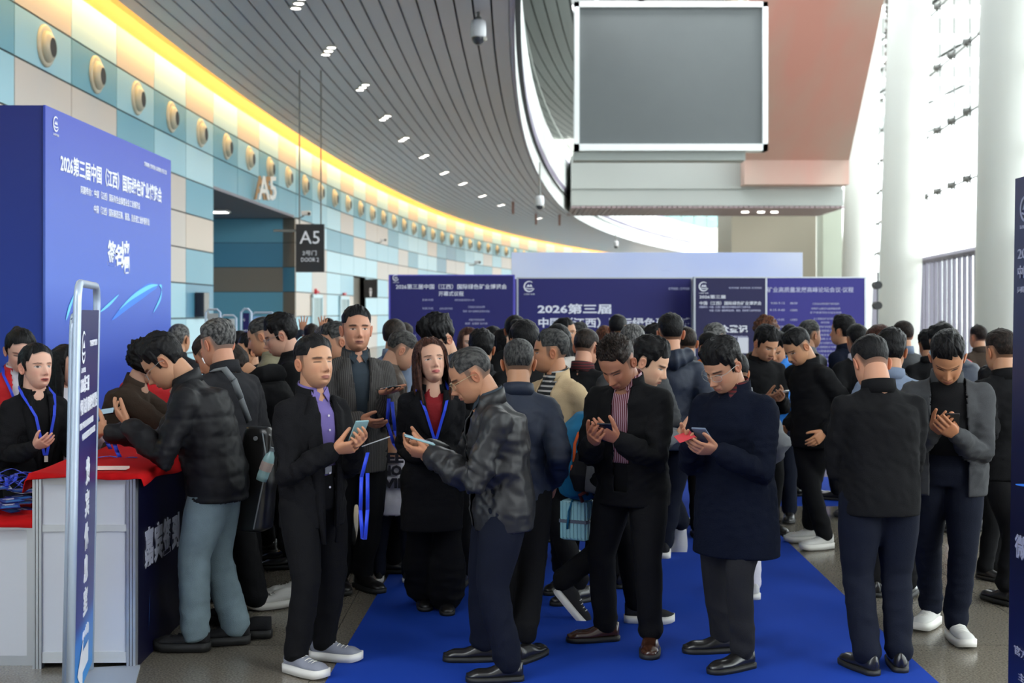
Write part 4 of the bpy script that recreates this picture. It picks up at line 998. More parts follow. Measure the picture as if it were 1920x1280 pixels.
def head_build(o, Pt, hs, Rm, C0, neck):
    """adds the head to Pt; returns colours"""
    na, nl = (120, 108) if o['q'] == 2 else ((84, 72) if o['q'] == 1 else (48, 40))
    A, L, D, P = head_points(na, nl, o.get('fat', 1), o.get('fem', False), o['seed'])
    x, y, z = P[..., 0], P[..., 1], P[..., 2]; ax = np.abs(x)
    s = np.array(o.get('skin', (.46, .25, .155)))*np.array([1.06, .98, .88]); col = np.ones(P.shape)*s
    blush = np.exp(-((ax-.04)/.02)**2-((z+.03)/.02)**2)*(y > .03); col *= (1-.10*blush[..., None]*np.array([0, 1, 1]))
    nose = np.exp(-(x/.016)**2-((z+.035)/.014)**2)*(y > .07); col *= (1-.10*nose[..., None]*np.array([0, 1, 1]))
    def paint(mask, c, k=1): col[:] = col*(1-mask[..., None]*k)+np.array(c)*mask[..., None]*k
    lip = (1-sm(((x/.023)**2+((z+.0665)/.0092)**2), .75, 1.1))*(y > .05)
    paint(lip, o.get('lips', (.34, .11, .09)), .85)
    mo = o.get('mouth', 0.0)
    paint((1-sm(((x/.020)**2+((z+.0665)/(.0016+mo))**2), .7, 1.2))*(y > .05), (.05, .015, .015), .9)
    op = o.get('eyes', .5)
    ee = ((ax-.031)/.0145)**2+((z+.001)/(.0020+.0042*op))**2
    eye = (1-sm(ee, .8, 1.15))*(y > .04)
    if op > .25: paint(eye, (.50, .46, .43), .9)
    iris = (1-sm(((ax-.031)/.0064)**2+((z)/(.0062))**2, .8, 1.2))*(ee < 1.0)*(y > .04)
    paint(iris if op > .25 else eye, (.02, .012, .01), .95)
    lash = np.exp(-((z+.001-(.0020+.0042*op)*np.sqrt(np.clip(1-((ax-.031)/.0155)**2, 0, 1)))/.0014)**2)*(np.abs(ax-.031) < .0155)*(y > .04)
    paint(lash, (.02, .012, .01), .85)
    zb = .0185+.10*(ax-.03)*np.where(ax < .036, 1, -1.6)*.6
    brow = (1-sm(np.abs(z-zb)/(.0046 if not o.get('fem') else .0024), .6, 1.3))*sm(ax, .011, .018)*(1-sm(ax, .046, .054))*(y > .03)
    paint(brow, HCOL['black'] if o.get('hair') not in ('grey',) else (.06, .055, .05), .8)
    paint(np.exp(-((ax-.0065)/.0032)**2-((z+.0445)/.0022)**2)*(y > .06), (.06, .02, .015), .8)  # nostrils: dark of the cavities painted on as spots
    if not o.get('fem'):
        st = sm(-z, .05, .075)*(y > .0)*(1-lip); paint(st, s*.72, .35)
    # scalp under cropped hair
    az = np.abs(A); fade = o.get('fade', .75)
    hl = hairline(az, o)
    hc = np.array(HCOL[o.get('hair', 'black')])
    full_ = o.get('style', 'short') in ('full', 'fringe', 'long', 'bob', 'curly', 'tail', 'bun', 'cap')
    scal = sm(z, hl-.010, hl+.006)*(1 if full_ else (.55+.45*sm(z, hl+.004, hl+.050)))
    paint(scal, hc*1.2+s*.10, .92 if full_ else .86)
    ctr = P.reshape(-1, 3)*hs
    n0 = Pt.n
    F = []
    for i in range(nl-1):
        for j in range(na): F.append((i*na+j, (i+1)*na+j, (i+1)*na+(j+1) % na, i*na+(j+1) % na))
    Pt.add(ctr @ Rm.T+C0, F); cols = [col.reshape(-1, 3)]
    # ears
    for sgn in (-1, 1):
        ne, me_ = 20, 12; V = []
        for i in range(me_):
            t = PI*i/(me_-1)
            for j_ in range(ne):
                a = 2*PI*j_/ne; rx = math.sin(t)
                px = math.cos(t)*.0075; py = rx*math.cos(a)*.0175*(1+.12*math.sin(a)); pz = rx*math.sin(a)*.031*(1 if math.sin(a) > 0 else .92)
                if math.cos(t) > 0: px -= .0085*math.exp(-((rx-.35)/.38)**2)
                else: px -= 0.002
                V.append((px, py, pz))
        V = np.array(V); V = V @ Ry(.16).T; V[:, 0] += V[:, 1]*-.35
        V = V+np.array([.079*o.get('fat', 1)**.5, -.012, -.012]); V[:, 0] *= sgn
        F = []
        for i in range(me_-1):
            for j_ in range(ne):
                f = (i*ne+j_, (i+1)*ne+j_, (i+1)*ne+(j_+1) % ne, i*ne+(j_+1) % ne); F.append(f if sgn > 0 else f[::-1])
        Pt.add((V*hs) @ Rm.T+C0, F); cols.append(np.ones((len(V), 3))*s*np.array([1.08, .86, .82]))
    # neck
    V, F = tube_np([C0+Rm @ np.array([0, -.022, -.01])*hs, C0+Rm @ np.array([0, -.024, -.06])*hs, neck*.6+(C0+Rm @ np.array([0, -.024, -.06])*hs)*.4, neck, neck+np.array([0, 0, -.06])],
                   [.050*hs, .054*hs, .056*hs, .062*hs, .075*hs], 24)
    Pt.add(V, F); cols.append(np.ones((len(V), 3))*s*.95)
    return cols
def hairline(az, o):
    top = o.get('hl', .066); side = .0 if not o.get('fem') else -.02; nape = -.058
    a = az
    h = np.where(a < .75, top+.006*np.cos(a*4), 0.)
    h = np.where((a >= .75) & (a < 1.25), top+(.028-top)*sm(a, .75, 1.05), h)
    h = np.where((a >= 1.25) & (a < 1.55), .028+(-.022-.028)*sm(a, 1.25, 1.32), h)
    h = np.where((a >= 1.55) & (a < 1.95), -.022+(.024+.022)*sm(a, 1.55, 1.66), h)
    h = np.where(a >= 1.95, .024+(nape-.024)*sm(a, 1.95, 2.3), h)
    return h
def hair_build(o, hs, Rm, C0, root):
    st = o.get('style', 'short')
    if st == 'bald': return
    na, nl = (180, 120) if o['q'] == 2 else ((110, 76) if o['q'] == 1 else (60, 44))
    A, L, D, P = head_points(na, nl, o.get('fat', 1), o.get('fem', False), o['seed'])
    x, y, z = P[..., 0], P[..., 1], P[..., 2]; az = np.abs(A)
    tt = {'short': .015, 'crew': .010, 'buzz': .004, 'full': .024, 'fringe': .032, 'spike': .015, 'comb': .020, 'thin': .007, 'bun': .014, 'long': .020, 'curly': .040, 'cap': .020, 'tail': .014, 'bob': .026}[st]
    ts = {'short': .006, 'crew': .0035, 'buzz': .0025, 'full': .010, 'fringe': .014, 'spike': .005, 'comb': .008, 'thin': .004, 'bun': .011, 'long': .020, 'curly': .034, 'cap': .018, 'tail': .011, 'bob': .024}[st]
    hl = hairline(az, o)
    if st in ('long', 'bob'): hl = np.where(az > .95, -.085, hl)
    if st == 'curly': hl = np.where(az > 1.1, -.06, hl)
    if st in ('short', 'crew', 'spike', 'comb', 'buzz'): hl = np.where(az > 1.0, np.maximum(hl, .030-.052*sm(az, 2.0, 2.5)), hl)
    up = sm(z, .02, .075); t = ts+(tt-ts)*up
    t = t*(.12+.88*sm(z-hl, -.002, .045))
    if st in ('short', 'full', 'fringe', 'comb', 'spike'): t = t*(1+.35*np.exp(-(az/.8)**2)*sm(z, .05, .09))
    cell = waves(P.reshape(-1, 3)*np.array([1.6, .7, 1]), 95, o['seed'], 4).reshape(z.shape)
    fine = waves(P.reshape(-1, 3)*np.array([2.2, .6, 1]), 260, o['seed']+3, 4).reshape(z.shape)
    amp = {'spike': .5, 'curly': .42, 'fringe': .30, 'full': .28, 'short': .22, 'comb': .16}.get(st, .14)
    t = t*(1+amp*cell+amp*.6*fine)
    if st == 'spike': t = t+np.maximum(0, np.sin(A*23+cell*2)*np.sin(L*31))*.014*sm(z, .07, .1)
    mask = z > hl
    edge = sm(z-hl, -.010, .006); Q = D*0+P+D*(t*edge-(1-edge)*.006)[..., None]
    if st in ('fringe', 'full'):
        fr = np.exp(-(A/.8)**2)*np.exp(-((z-hl-.01)/.02)**2); Q[..., 2] -= fr*.014; Q[..., 1] += fr*.006
    if o.get('part') is not None: Q += D*(.006*np.sign(x-o['part'])*np.exp(-((x-o['part'])/.03)**2)*up)[..., None]
    keep = (z > hl-.011)
    F = []
    idx = np.arange(na*nl).reshape(nl, na)
    for i in range(nl-1):
        for j in range(na):
            j2 = (j+1) % na
            if keep[i, j] and keep[i+1, j] and keep[i, j2] and keep[i+1, j2]: F.append((idx[i, j], idx[i+1, j], idx[i+1, j2], idx[i, j2]))
    used = np.unique(np.array(F)); remap = -np.ones(na*nl, int); remap[used] = np.arange(len(used))
    V = Q.reshape(-1, 3)[used]; F = [tuple(int(remap[i]) for i in f) for f in F]
    Pt = Parts(); Pt.add(V, F)
    if st == 'bun': Pt.tube([(0, -.10, .05), (0, -.125, .055), (0, -.14, .06)], [.03, .042, .03], 16)
    if st == 'tail': Pt.tube([(0, -.09, .03), (0, -.13, .02), (0, -.135, -.06), (0, -.12, -.16), (0, -.11, -.22)], [.02, .028, .034, .03, .012], 14)
    if st in ('long', 'bob'):
        ln = o.get('hlen', .30) if st == 'long' else .10
        nb_, nv = 70, 26; th = np.linspace(R(52), R(308), nb_); V = []
        for sh in (0, 1):
            for i in range(nv):
                v = i/(nv-1)
                zz = .045-(.045+ln+.04)*v
                wv = 1+.05*np.sin(th*9+v*5+o['seed'])+.03*np.sin(th*23+v*9)
                rx_ = (.088+.018*math.sin(min(1, v*1.6)*PI/2))*(1-.10*v)*wv-.012*sh; ry_ = (.112+.01*v)*wv-.012*sh
                V.append(np.stack([rx_*np.sin(th), ry_*np.cos(th)-.012-.02*v, zz+0*th-.02*np.cos(th*7)*v], -1))
        V = np.vstack(V); F = []
        N = nb_*nv
        for sh in (0, 1):
            for i in range(nv-1):
                for j in range(nb_-1):
                    q_ = (sh*N+i*nb_+j, sh*N+(i+1)*nb_+j, sh*N+(i+1)*nb_+j+1, sh*N+i*nb_+j+1); F.append(q_ if sh else q_[::-1])
        for j in range(nb_-1): a_ = (nv-1)*nb_+j; F.append((a_, a_+1, N+a_+1, N+a_))
        for i in range(nv-1):
            for j in (0, nb_-1): a_ = i*nb_+j; F.append((a_, a_+nb_, N+a_+nb_, N+a_))
        Pt.add(V, F)
    V, F = Pt.arr(); V = (V*hs) @ Rm.T+C0
    mk_mesh('hair' if st != 'cap' else 'knit_cap', V, F, HAIR[o.get('hair', 'black')], root)

# --- hands: five separate bent fingers on a palm, four templates
def _hand(curl, spread, thumb):
    """right hand, wrist at the origin, fingers along +y, palm faces -z, thumb on the -x side"""
    Pt = Parts(); I = np.array
    Pt.loft([((0, -.03, 0), I([1, 0, 0]), I([0, 0, 1]), .024, .018), ((0, .0, 0), I([1, 0, 0]), I([0, 0, 1]), .027, .019), ((0, .03, 0), I([1, 0, 0]), I([0, 0, 1]), .037, .017), ((0, .065, 0), I([1, 0, 0]), I([0, 0, 1]), .042, .015), ((0, .088, 0), I([1, 0, 0]), I([0, 0, 1]), .040, .012)], 18, 2.6)
    for i, (x0, ln, r) in enumerate(((-.031, .072, .0088), (-.010, .081, .0092), (.011, .075, .0088), (.030, .059, .0078))):
        sp_ = (i-1.5)*spread; p = I([x0, .082-.004*abs(i-1.3), 0]); pts = [I([x0, .06, 0]), p]; a = 0; d = I([math.sin(sp_), math.cos(sp_), 0])
        c = curl[i] if hasattr(curl, '__len__') else curl
        for seg, k in ((.46, .8), (.30, 1.0), (.24, .7)):
            a -= c*k; dd = I([d[0]*math.cos(a), d[1]*math.cos(a), math.sin(a)]); p = p+dd*ln*seg; pts.append(p)
        Pt.tube(pts, [r*1.05, r*1.12, r, r*.92, r*.78], 10)
    tx_, tc = thumb
    p = I([-.026, .018, -.006]); pts = [p]; a0 = tx_; z_ = -.25-tc
    for ln, da in ((.040, 0), (.032, .25), (.025, .3)):
        d = I([-math.sin(a0), math.cos(a0), z_*.5]); d /= np.linalg.norm(d); p = p+d*ln; pts.append(p); a0 -= da; z_ -= .25*tc*2
    Pt.tube(pts, [.015, .0125, .0105, .0085], 10)
    V, F = Pt.arr(); V, N, F = remesh(V, F, .0036, 2)
    return V, F
_HT = {}
def hand_tpl(kind):
    if kind not in _HT:
        _HT[kind] = {'hold': lambda: _hand([.50, .58, .66, .72], .03, (.5, .95)), 'relax': lambda: _hand([.28, .34, .40, .46], .04, (.55, .3)), 'open': lambda: _hand([.08, .1, .14, .2], .16, (1.0, .1)),
                     'fist': lambda: _hand([1.15, 1.2, 1.2, 1.2], .0, (.3, 1.2)), 'pinch': lambda: _hand([.75, .95, 1.1, 1.2], .02, (.45, .8))}[kind]()
    return _HT[kind]
def place_hand(Pt, kind, W, d, palm, side, s):
    """W wrist, d finger direction, palm = direction the palm faces, side +1 right hand, -1 left"""
    V, F = hand_tpl(kind); d = nrm(d); z = -nrm(np.array(palm)-np.dot(palm, d)*d); xx = np.cross(d, z)
    V = V.copy()
    if side < 0: V[:, 0] *= -1; F = [tuple(f)[::-1] for f in F]
    Pt.add((V*s) @ np.stack([xx, d, z], 0)+W, F)
def ik(a, b, l1, l2, pole):
    a, b = np.array(a, float), np.array(b, float); v = b-a; L = np.linalg.norm(v); mx_ = (l1+l2)*.995
    if L > mx_: b = a+v/L*mx_; v = b-a; L = mx_
    u = v/L; x = (l1*l1-l2*l2+L*L)/(2*L); h = math.sqrt(max(l1*l1-x*x, 0)); pl = np.array(pole, float); pl = pl-np.dot(pl, u)*u
    return a+u*x+nrm(pl)*h, b

def shoe(root, foot, yaw, pitch, kind, s, nm='shoe', lift=0):
    up, so = shoe_mats(kind); L = .285*s; sport = kind in ('grey', 'white', 'blacksport', 'blackwhite')
    n = 24; T = np.linspace(0, 1, n)
    def prof(t):
        w = .036+.014*math.sin(min(t/.72, 1)*PI*.62)**2; w *= (math.sqrt(max(0, 1-((t-.78)/.23)**2)) if t > .78 else 1)*(math.sqrt(max(0, 1-((.10-t)/.11)**2)) if t < .10 else 1)
        return max(w, .006)*s*1.08
    def hgt(t): b_ = .012 if sport else 0; return (.098+b_ if t < .28 else .098+b_-(.098-.062)*sm(np.array(t), .28, .66)-.020*sm(np.array(t), .78, 1.0))*s
    Pt = Parts(); V = []; m = 18; st = .034*s if sport else .018*s
    for t in T:
        w = prof(t); h = float(hgt(t)); a = np.linspace(0, 2*PI, m, endpoint=False); c, q = np.cos(a), np.sin(a)
        zz = st+(h-st)*(.5+.5*np.sign(q)*np.abs(q)**.75); xw = w*np.sign(c)*np.abs(c)**.8*(1-.42*np.clip((zz-st)/(h-st), 0, 1)**1.6)
        V.append(np.stack([xw, np.full(m, t*L-.075*s), zz], -1))
    V = np.vstack(V); F = []
    for i in range(n-1):
        for j in range(m): F.append((i*m+j, i*m+(j+1) % m, (i+1)*m+(j+1) % m, (i+1)*m+j))
    F.append(tuple(range(m))[::-1]); F.append(tuple((n-1)*m+k for k in range(m))); Pt.add(V, F)
    Rr = Rz(yaw) @ Rx(pitch); piv = np.array([0, .13*s, 0]) if pitch < 0 else np.array([0, 0, 0])
    X = lambda V: (V-piv) @ Rr.T+Rz(yaw) @ piv+foot+np.array([0, 0, lift])
    A_, F_ = Pt.arr(); o = mk_mesh(nm, X(A_), F_, up, root)
    V = []; ex = 1.09 if sport else 1.05
    for t in T:
        w = prof(t)*ex; r_ = .012*s*max(0, (t-.75)/.25)**2 if sport else .0
        y_ = t*L*1.03-.08*s
        for (xx, zz) in ((-w, st+.006*s+r_), (w, st+.006*s+r_), (w*.97, 0+r_), (-w*.97, 0+r_)): V.append((xx, y_, zz))
    F = []
    for i in range(n-1):
        for j in range(4): F.append((i*4+j, (i+1)*4+j, (i+1)*4+(j+1) % 4, i*4+(j+1) % 4))
    F.append((0, 1, 2, 3)); F.append(tuple((n-1)*4+k for k in (3, 2, 1, 0)))
    mk_mesh('sole', X(np.array(V)), F, so, o)
    if sport:
        b = Parts()
        for k in range(4): y_ = .06*s+.022*s*k; zt = float(hgt((y_+.075*s)/L))+.001; b.tube([(-.022*s, y_, zt-.006*s), (0, y_+.004, zt+.002), (.022*s, y_, zt-.006*s)], [.0028*s]*3, 6)
        A_, F_ = b.arr(); mk_mesh('laces', X(A_), F_, MATS.get('white_sole') if kind != 'blacksport' else up, o)
    return o

POSES = {}
def person(label, px, Y, H=1.70, face=0, head=None, hyaw=0, hpitch=0, hroll=0, lean=0, hands='phone', feet=None, top='jacket', topm='black', inner=None, innerm='black',
           legm='black', shoes='black', q=1, seed=None, coat=.44, open_=None, fat=1.0, name='person', knees=0, wide=1.0, group=None, **o):
    """px: picture column of the feet; Y: distance; face: heading, 0 towards the viewer, + towards picture right (degrees)"""
    person.count += 1
    o['q'] = q; o['seed'] = seed if seed is not None else person.count*7
    rn = random.Random(o['seed'])
    root = empty(name, ((px-960)*Y/FPX, Y, 0), PI+R(face)); tag(root, label, 'person', group)
    hs = H/1.72*1.15*o.get('hscale', 1); f = H
    # feet in local metres: (x, y, yaw, pitch, lift) right then left
    if o.get('fp'):
        feet = []; al = PI+R(face)
        for q_ in o['fp']:
            gx = ground(q_[0], q_[1]) if not (len(q_) > 4) else at(q_[0], q_[1], q_[4]); dx, dy = gx.x-root.location.x, gx.y-Y
            hd_ = R(q_[2]-face); lx, ly = dx*math.cos(al)+dy*math.sin(al), -dx*math.sin(al)+dy*math.cos(al)
            v_ = Rz(hd_) @ np.array([0, .06, 0]); feet.append((lx-v_[0], ly-v_[1], hd_, R(q_[3]) if len(q_) > 3 else 0, q_[5] if len(q_) > 5 else 0))
    if feet is None: feet = [(.095, .02*rn.uniform(-1, 1), R(-10), 0, 0), (-.095, .04*rn.uniform(-1, 1), R(10), 0, 0)]
    pel = np.array([o.get('pelx', 0), -.01-.10*math.sin(R(lean))+o.get('pely', 0), .525*f-o.get('drop', 0)])
    up = Ry(R(o.get('side', 0))) @ Rx(-R(lean)) @ np.array([0, 0, 1.]); 
    fw = Ry(R(o.get('side', 0))) @ Rx(-R(lean)) @ np.array([0, 1., 0]); rt = np.cross(fw, up)
    tl = .295*f; neck = pel+up*tl*.55+nrm(up+fw*.25*math.sin(R(max(lean, 0)+hpitch*.5)))*tl*.47
    chest = pel+up*tl*.8
    hp = R(hpitch)
    nv = Rz(R(-hyaw)*.5) @ nrm([0, math.sin(hp*.62+R(lean)*.75)+.10, math.cos(hp*.62+R(lean)*.75)])
    Rm = Rz(-R(hyaw)) @ Rx(-hp-R(lean)*.25) @ Ry(R(hroll))
    jaw = neck+nv*.044*f
    C0 = jaw+Rm @ np.array([0, .024, .066])*hs
    sh_w = .096*f*(.88 if o.get('fem') else 1)*fat**.35
    Sr = neck-up*.064*f+rt*sh_w; Sl = neck-up*.064*f-rt*sh_w
    ua, fa = .178*f, .158*f
    H_ = {'phone': [(.065, .26, -.31), (-.065, .26, -.31)], 'down': [(sh_w+.035, .03, -.51), (-sh_w-.035, .03, -.51)], 'front': [(.07, .24, -.30), (-.07, .24, -.30)],
          'table': [(.12, .42, -.30), (-.12, .42, -.32)]}
    hd = H_[hands] if isinstance(hands, str) else hands
    hk = o.get('hk', 'hold' if hands == 'phone' else 'relax')
    P_ = Parts(); cols = head_build(o, P_, hs, Rm, C0, neck)
    sk = np.array(o.get('skin', (.46, .25, .155)))*np.array([1.06, .98, .88])
    arms = []
    for k, (S, hpos, side) in enumerate(((Sr, hd[0], 1), (Sl, hd[1], -1))):
        W = neck+np.array(hpos[:3])*f/1.7
        pole = (side*.36, -.35, -1) if hpos[2] > -.40 else (side*.25, -1, -.1)
        if len(hpos) > 3 and hpos[3] == 'up': pole = (side*1, -.1, -.3)
        E, W = ik(S, W, ua, fa, pole)
        arms.append((S, E, W, side)); fd = nrm(W-E)
        n0 = P_.n
        knd = hk[k] if isinstance(hk, (tuple, list)) else hk
        pal = o.get('palm', [None, None])[k]
        if pal is None: pal = (-side*.55, -.35, .75) if hpos[2] > -.40 else (-side, 0, 0)
        dr = o.get('hdir', [None, None])[k]; dr = (fd if hands != 'phone' else nrm([-side*.45, .85, .15])) if dr is None else nrm(dr)
        place_hand(P_, knd, W+fd*.012, dr, pal, side, f/1.7*(.93 if o.get('fem') else 1.04))
        cols.append(np.ones((P_.n-n0, 3))*sk*np.array([1.0, .90, .86]))
        n0 = P_.n; P_.tube([E+(W-E)*.55, W, W+fd*.02], [.027*f/1.7, .022*f/1.7, .020*f/1.7], 12); cols.append(np.ones((P_.n-n0, 3))*sk)
    n0 = P_.n
    w_, d_ = .088*f*fat, .052*f*fat
    P_.loft([(pel-up*.02*f, rt, fw, w_*.7, d_*.6), (pel+up*.06*f, rt, fw, w_*.8, d_*.8), (chest, rt, fw, w_*.8, d_*.95), (neck-up*.03*f, rt, fw, w_*.42, d_*.6), (neck, rt, fw, .03*f, .03*f)], 16, 2.2)
    for (S, E, W, side) in arms: P_.tube([chest+rt*side*.06*f, S, E, E+(W-E)*.6], [.03*f, .026*f, .018*f, .016*f], 10)
    legs = []
    for k, side in ((0, 1), (1, -1)):
        fx, fy, fyaw, fpt, lift = feet[k]
        hip = pel+np.array([side*.052*f*(fat**.5), 0, -.01*f]); an = np.array([fx, fy, .052*f+lift])
        if fpt < 0: an = an+Rz(fyaw) @ np.array([0, .13*(1-math.cos(fpt)), .13*math.sin(-fpt)+.02])
        kp = Rz(fyaw*.5) @ np.array([side*.08, 1., 0])
        Kn, an2 = ik(hip, an, .241*f, .230*f, kp)
        legs.append((hip, Kn, an2, side)); P_.tube([hip, Kn, an2], [.036*f, .024*f, .017*f], 10)
    cols.append(np.ones((P_.n-n0, 3))*sk)
    V, F = P_.arr(); mk_mesh('body', V, F, M_skin, root, col=np.vstack(cols))
    hair_build(o, hs, Rm, C0, root)
    vox = {2: .011, 1: .015, 0: .021}[q]
    # --- trousers or skirt
    lg = Parts(); ww = .094*f*fat; dd = .066*f*fat; lw = o.get('legw', 1.0)
    if top != 'dress':
        crotch = -.045*f
        lg.loft([(pel+np.array([0, 0, crotch]), rt, fw, ww*.90, dd*.95), (pel, rt, fw, ww*1.03, dd*1.06), (pel+up*.07*f, rt, fw, ww*.94, dd*.96), (pel+up*.095*f, rt, fw, ww*.90, dd*.9)], 28, 2.3)
        for (hip, Kn, an, side) in legs:
            t2 = an+nrm(an-Kn)*.0; fl = o.get('flare', 1.0)
            lg.tube([hip+np.array([0, 0, -.015*f]), hip*.55+Kn*.45, Kn, Kn*.5+an*.5, an+np.array([0, 0, .030]), an+np.array([0, 0, .012*f])], [.059*f*lw*fat**.5, .056*f*lw*fat**.5, .043*f*lw, .040*f*lw*fl, .038*f*lw*fl, .039*f*lw*fl], 18)
        V, F = lg.arr(); V, N, F = remesh(V, F, vox, 3)
        low = 1-sm(V[:, 2], .10*f, .30*f); kz = np.exp(-((V[:, 2]-.28*f)/(.06*f))**2)
        amp = .0012+.005*low+.002*kz
        Wr = 1-2*np.abs(waves(V*np.array([1, 1, 1.5]), 17, o['seed']+1)); fold = waves(V*np.array([.8, .8, 1.3]), 30, o['seed']+2)
        V = V+N*(amp*Wr+.002*low*fold)[:, None]; V[:, 2] = np.maximum(V[:, 2], .012)
        mk_mesh('trousers' if not o.get('skirt') else 'skirt', V, F.tolist() if hasattr(F, 'tolist') else F, K[legm], root)
        if o.get('cuff') and q == 2:
            pass
    for k in (0, 1):
        fx, fy, fyaw, fpt, lift = feet[k]; kd = shoes
        shoe(root, np.array([fx, fy, 0.007 if o.get('oncarpet', True) else .001]), fyaw, fpt, kd, f/1.72*(1.0 if not o.get('fem') else .9), lift=lift)
    # --- top garment
    lo = o.get('loose', 1.0)*fat; g_ = Parts(); hem = coat*f
    pt = lambda t: pel+up*t*f if t > 0 else pel+np.array([0, 0, t*f])+up*0
    hz = (hem-pel[2])/f; gv = np.array([0, 0, 1.]); fh = np.array([0, 1., 0]); rh = np.array([1., 0, 0])
    rings = []
    if hz < -.02:
        nst = max(2, int(-hz/.05)); wl = o.get('hemw', 1.0)
        for i in range(nst, 0, -1): t = hz*i/nst; k_ = i/nst; rings.append((pt(t)+fw*0+np.array([0, -.0*k_, 0]), rh, fh, .102*f*lo*(1+(wl-1)*k_), .077*f*lo*(1+(wl-1)*k_)))
    rings += [(pt(0.0), rt, fw, .101*f*lo, .077*f*lo), (pt(.07), rt, fw, .096*f*lo, .074*f*lo), (pt(.13), rt, fw, .096*f*lo*(.92 if o.get('fem') else 1), .076*f*lo), (pt(.19), rt, fw, .102*f*lo**.8, .079*f*lo),
              (chest+up*.005*f, rt, fw, .100*f*lo**.5, .074*f*lo**.8), (neck-up*.040*f, rt, fw, .080*f*lo**.3, .058*f), (neck-up*.016*f, rt, fw, .056*f, .046*f), (neck+up*.004*f, rt, fw, .046*f, .040*f)]
    g_.loft(rings, 36, 2.15)
    sw = o.get('sleeve', 1.0)*(lo**.5)
    for (S, E, W, side) in arms:
        a = neck-up*.034*f+rt*side*.040*f
        g_.tube([a, S*.5+a*.5+up*.001*f, S-up*.003*f], [.030*f, .036*f, .036*f], 16)
        g_.tube([S+(S-E)*.02, S*.5+E*.5, E, E*.5+W*.5, W-(W-E)*.06], [.041*f*sw, .038*f*sw, .034*f*sw, .031*f*sw, .026*f*sw], 18)
    V, F = g_.arr(); V, N, F = remesh(V, F, vox, 4)
    wr = o.get('wr', 1.0)
    el = np.zeros(len(V))
    for (S, E, W, side) in arms:
        el += np.exp(-(np.linalg.norm(V-E, axis=1)/(.085*f))**2)+.5*np.exp(-(np.linalg.norm(V-(E*.4+W*.6), axis=1)/(.08*f))**2)
    w1 = 1-2*np.abs(waves(V, 15, o['seed']+5)); w2 = 1-2*np.abs(waves(V*np.array([1, 1, 1.7]), 36, o['seed']+6))
    V = V+N*((.0055*w1+.0028*w2)*wr*(1+1.6*np.clip(el, 0, 1.2))*(.15+.85*sm(V[:, 2], hem+.01, hem+.10)))[:, None]
    if top == 'puffer': V = V+N*(.007*np.abs(np.sin(V[:, 2]*PI/.105))**.6-.004)[:, None]
    V[:, 2] = np.maximum(V[:, 2], .03)
    F = np.array(F); cen = V[F].mean(1)
    # torso coordinates of faces, for the front opening
    rel = cen-pel; zt = rel @ up; xt = rel @ rt; yt = rel @ fw
    fn = N[F].mean(1); front = (fn @ fw > .15) & (yt > .02)
    drop = np.zeros(len(F), bool)
    if open_ or q >= 1: drop |= (fn[:, 2] < -.75) & (cen[:, 2] < hem+.03) & (np.abs(yt) < .2)
    if open_:
        zb0, wt, wb, zt0 = open_       # bottom height (fraction of H above pelvis), half widths at top and bottom
        zz = zt/f; u_ = np.clip((zz-zb0)/(zt0-zb0), 0, 1); hw = (wb+(wt-wb)*u_)
        hwid = .108*f*lo
        drop |= front & (zz > zb0) & (np.abs(xt) < hw*f) & (yt < .105*f*lo) & (zt > -9)
        for (S, E, W, side) in arms:
            ab = W-E; tpr = np.clip(((cen-E) @ ab)/(ab @ ab), 0, 1); drop &= (np.linalg.norm(cen-(E+tpr[:, None]*ab), axis=1) > .045*f) | (cen[:, 2] < hem+.03)
    F2 = F[~drop]; nm = {'jacket': 'jacket', 'puffer': 'jacket', 'coat': 'coat', 'vest': 'vest', 'sweater': 'sweater', 'tshirt': 'shirt'}[top]
    used = np.unique(F2); rm = -np.ones(len(V), int); rm[used] = np.arange(len(used))
    jk = mk_mesh(nm, V[used], rm[F2].tolist(), K[topm], root)
    if open_ or q >= 1: md = jk.modifiers.new('s', 'SOLIDIFY'); md.thickness = .008; md.offset = -1
    # inner shirt
    if inner:
        s_ = Parts(); c_ = .965
        s_.loft([(pt(.055), rt, fw, .086*f*lo*c_, .067*f*lo*c_), (pt(.07), rt, fw, .088*f*lo*c_, .068*f*lo*c_), (pt(.13), rt, fw, .086*f*lo*c_, .070*f*lo*c_), (pt(.19), rt, fw, .088*f*lo**.8*c_, .0735*f*lo**.9*c_),
                 (chest+up*.005*f, rt, fw, .082*f*c_, .068*f*lo**.8*c_), (neck-up*.038*f, rt, fw, .062*f, .052*f), (neck-up*.014*f, rt, fw, .046*f, .044*f), (neck+up*.006*f, rt, fw, .041*f, .040*f), (neck+up*.01*f, rt, fw, .03*f, .03*f)], 40, 2.3)
        V, F = s_.arr(); V, N, F = remesh(V, F, max(vox, .013), 2); V = V+N*(.003*(1-2*np.abs(waves(V, 24, o['seed']+9))))[:, None]
        sh = mk_mesh('shirt', V, F.tolist() if hasattr(F, 'tolist') else F, K[innerm], root)
        if o.get('buttons'):
            b = MB()
            for k in range(6):
                tt_ = .235-.042*k; c = pel+up*tt_*f+fw*(.0775*f*lo*(1 if tt_ < .2 else .93)+.001); b.add(*_disc(c, rt, up, fw, .006, .003))
            b.build('buttons', mat('button_white', srgb(220, 215, 225), .4), sh)
